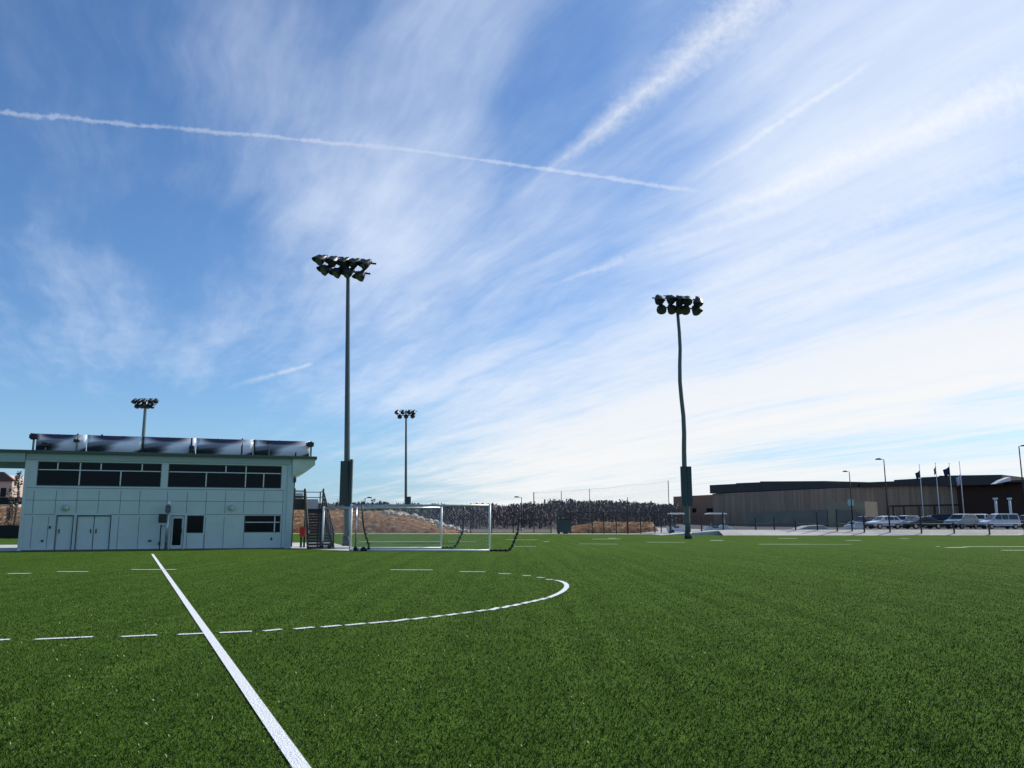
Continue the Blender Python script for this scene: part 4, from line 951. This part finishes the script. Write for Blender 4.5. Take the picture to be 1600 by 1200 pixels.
V = mth('SUBTRACT', mth('MULTIPLY', Px, ca), mth('MULTIPLY', Py, sa))  # across
big = noise(comb(mth('MULTIPLY', U, .45), mth('MULTIPLY', V, .9)), 1.0, 4, .5, dist=.6)
warp = mth('MULTIPLY', mth('SUBTRACT', noise(comb(U, V, 3.3), .8, 3), .5), 1.1)
stk = noise(comb(mth('MULTIPLY', U, .22), mth('ADD', mth('MULTIPLY', V, 2.6), warp)), 1.0, 5, .6)
stk2 = noise(comb(mth('MULTIPLY', U, .9), mth('ADD', mth('MULTIPLY', V, 6.0), mth('MULTIPLY', warp, 2.0)), 7.7), 1.0, 6, .65)
puff = noise(comb(mth('MULTIPLY', U, 5.0), mth('MULTIPLY', V, 9.0), 1.1), 1.0, 4, .6)
bias = mr(V, -.6, 3.6, -.25, .38, False)
Yp = mth('MAXIMUM', sep.outputs['Y'], .02); QX = mth('DIVIDE', sep.outputs['X'], Yp); QZ = mth('DIVIDE', sep.outputs['Z'], Yp)
front = mr(sep.outputs['Y'], .05, .2)
def q(px, py): d = ray(px, py); return d.x/d.y, d.z/d.y
def patch(px, py, rx, ry, amp, ang=0):     # a thicker or thinner region of the cirrus sheet
    x0, z0 = q(px, py); dx = mth('SUBTRACT', QX, x0); dz = mth('SUBTRACT', QZ, z0); c, s_ = math.cos(R(ang)), math.sin(R(ang))
    a_ = mth('DIVIDE', mth('ADD', mth('MULTIPLY', dx, c), mth('MULTIPLY', dz, s_)), rx/F); b_ = mth('DIVIDE', mth('SUBTRACT', mth('MULTIPLY', dz, c), mth('MULTIPLY', dx, s_)), ry/F)
    return mth('MULTIPLY', mr(mth('ADD', mth('MULTIPLY', a_, a_), mth('MULTIPLY', b_, b_)), 0, 2.2, amp, 0), front)
dens = mth('ADD', mth('ADD', mth('MULTIPLY', big, .60), mth('MULTIPLY', stk, .74)), mth('ADD', mth('MULTIPLY', stk2, .44), mth('MULTIPLY', puff, .22)))
dens = mth('ADD', dens, bias)
for a_ in ((690,90,110,330,.15,-12),(640,390,260,190,.13,0),(420,160,120,420,.13,30),(300,400,200,100,-.14,0),(20,330,130,110,-.12,0),(180,730,420,120,-.42,0),(560,770,200,40,-.25,0),(1300,330,300,130,.22,20),(1130,400,240,70,.10,25),(160,560,260,50,.10,-15),(880,110,70,200,-.12,-30),(1040,210,150,90,-.08,30),
   (930,640,150,70,.12,20),(1450,695,300,26,-.26,3),(1560,630,120,20,-.16,8),(150,450,110,60,.05,-40),(1400,110,320,170,.30,30),(950,470,160,40,-.15,20),(1350,590,420,60,.14,14),(60,60,200,150,-.08,0)):
    dens = mth('ADD', dens, patch(*a_))
veil = mr(dens, .66, 1.58, 0, .95)
# contrails in (X/Y, Z/Y) coordinates of the sky
fine_n = noise(comb(QX, QZ), 75.0, 4, .65); wide_n = noise(comb(QX, QZ, 5.0), 11.0, 2)
def trail(p, q_, w0, w1, amp, soft=.4, fray=.5, f0=.02, f1=.1, seed=0.0):
    (x0, z0), (x1, z1) = q(*p), q(*q_); L = math.hypot(x1-x0, z1-z0); ux, uz = (x1-x0)/L, (z1-z0)/L
    dx = mth('SUBTRACT', QX, x0); dz = mth('SUBTRACT', QZ, z0)
    al = mth('DIVIDE', mth('ADD', mth('MULTIPLY', dx, ux), mth('MULTIPLY', dz, uz)), L)
    pe = mth('SUBTRACT', mth('MULTIPLY', dx, -uz), mth('MULTIPLY', dz, -ux))
    n, n2 = fine_n, wide_n
    wd = mth('ADD', mth('MULTIPLY', mth('MAXIMUM', al, 0.0), w1-w0), w0)
    pe = mth('ADD', pe, mth('MULTIPLY', mth('SUBTRACT', n2, .5), w0*2.2))
    r = mth('DIVIDE', mth('ABSOLUTE', pe), wd)
    r = mth('ADD', r, mth('MULTIPLY', mth('SUBTRACT', n, .5), fray*2))
    m = mr(r, soft, 1.1, 1, 0)
    rng_ = mth('MULTIPLY', mr(al, -f0, f0+.001), mr(al, 1-f1, 1.0, 1, 0))
    return mth('MULTIPLY', mth('MULTIPLY', mth('MULTIPLY', m, rng_), amp), front)
tr = [trail((-600,121),(740,243), .0052,.0036,.24, .0, 1.5, .1, .18), trail((660,236),(1110,302), .0030,.0042,.30, .0, 1.2, .35, .15),
      trail((862,262),(1350,-142), .010,.085,.80, -.8, .50, .20, .2), trail((1130,250),(1400,75), .005,.008,.5, -.5, 1.2, .3, .35),
      trail((880,438),(1010,392), .005,.008,.30, -.3, 1.1, .4, .4), trail((980,398),(1300,300), .005,.012,.22, -.3, 1.1, .4, .3),
      trail((385,598),(492,567), .005,.003,.32, -.2, 1.0, .5, .1), trail((1120,332),(1680,100), .012,.060,.95, -.9, .55, .22, .01), trail((610,505),(700,460), .009,.009,.22, -.4, 1.0, .5, .4),
      trail((1040,470),(1700,220), .014,.034,.34, -1.0, 1.1, .3, .01), trail((1150,500),(1700,345), .014,.030,.34, -1.0, 1.1, .3, .01)]
acc = 0.0
for t_ in tr:   # screen blend
    acc = t_ if acc == 0.0 else mth('SUBTRACT', 1.0, mth('MULTIPLY', mth('SUBTRACT', 1.0, acc), mth('SUBTRACT', 1.0, t_)))
hzn = mr(sep.outputs['Z'], 0, .20, .45, 0)      # pale horizon haze in the sky itself
acc2 = veil
tn = nt.nodes.new('ShaderNodeVectorMath'); tn.operation = 'MULTIPLY'; nt.links.new(sky.outputs[0], tn.inputs[0]); tn.inputs[1].default_value = (.64,.88,1.12)
gm = nt.nodes.new('ShaderNodeMix'); gm.data_type = 'RGBA'; nt.links.new(tn.outputs[0], gm.inputs['A']); gm.inputs['B'].default_value = (3.0,4.9,7.1,1); nt.links.new(hzn, gm.inputs['Factor'])
cm = nt.nodes.new('ShaderNodeMix'); cm.data_type = 'RGBA'; nt.links.new(gm.outputs['Result'], cm.inputs['A']); nt.links.new(acc2, cm.inputs['Factor'])
ccol = nt.nodes.new('ShaderNodeMix'); ccol.data_type = 'RGBA'; ccol.inputs['A'].default_value = (6.0,6.8,8.2,1); ccol.inputs['B'].default_value = (7.7,7.7,7.7,1); nt.links.new(mr(V, .8, 4.5), ccol.inputs['Factor'])
nt.links.new(ccol.outputs['Result'], cm.inputs['B'])
tm = nt.nodes.new('ShaderNodeMix'); tm.data_type = 'RGBA'; nt.links.new(cm.outputs['Result'], tm.inputs['A']); tm.inputs['B'].default_value = (7.9,8.05,8.3,1); nt.links.new(acc, tm.inputs['Factor'])
nt.links.new(tm.outputs['Result'], bg.inputs[0]); bg.inputs[1].default_value = .09
w.cycles.sampling_method = 'MANUAL'; w.cycles.sample_map_resolution = 512
# sun
sd = bpy.data.lights.new('sun', 'SUN'); sd.energy = 3.2; sd.angle = R(.6); sd.color = (1,.95,.87); so = bpy.data.objects.new('sun', sd); C.objects.link(so)
el, az = R(SUN_EL), R(SUN_AZ); dv = Vector((math.sin(az)*math.cos(el), math.cos(az)*math.cos(el), math.sin(el)))
so.rotation_euler = (-dv).to_track_quat('-Z', 'Y').to_euler(); so.location = dv*100
# camera
cd = bpy.data.cameras.new('camera'); cd.sensor_width = 36; cd.lens = F*36/1600; cd.clip_end = 8000; cd.clip_start = .05
co = bpy.data.objects.new('camera', cd); C.objects.link(co); co.location = (0,0,CAMH); co.rotation_euler = (math.pi/2+TH, 0, 0); SC.camera = co
SC.view_settings.view_transform = 'Standard'; SC.view_settings.look = 'None'; SC.view_settings.exposure = .45; SC.view_settings.gamma = 1
SC.cycles.max_bounces = 4; SC.cycles.transparent_max_bounces = 12
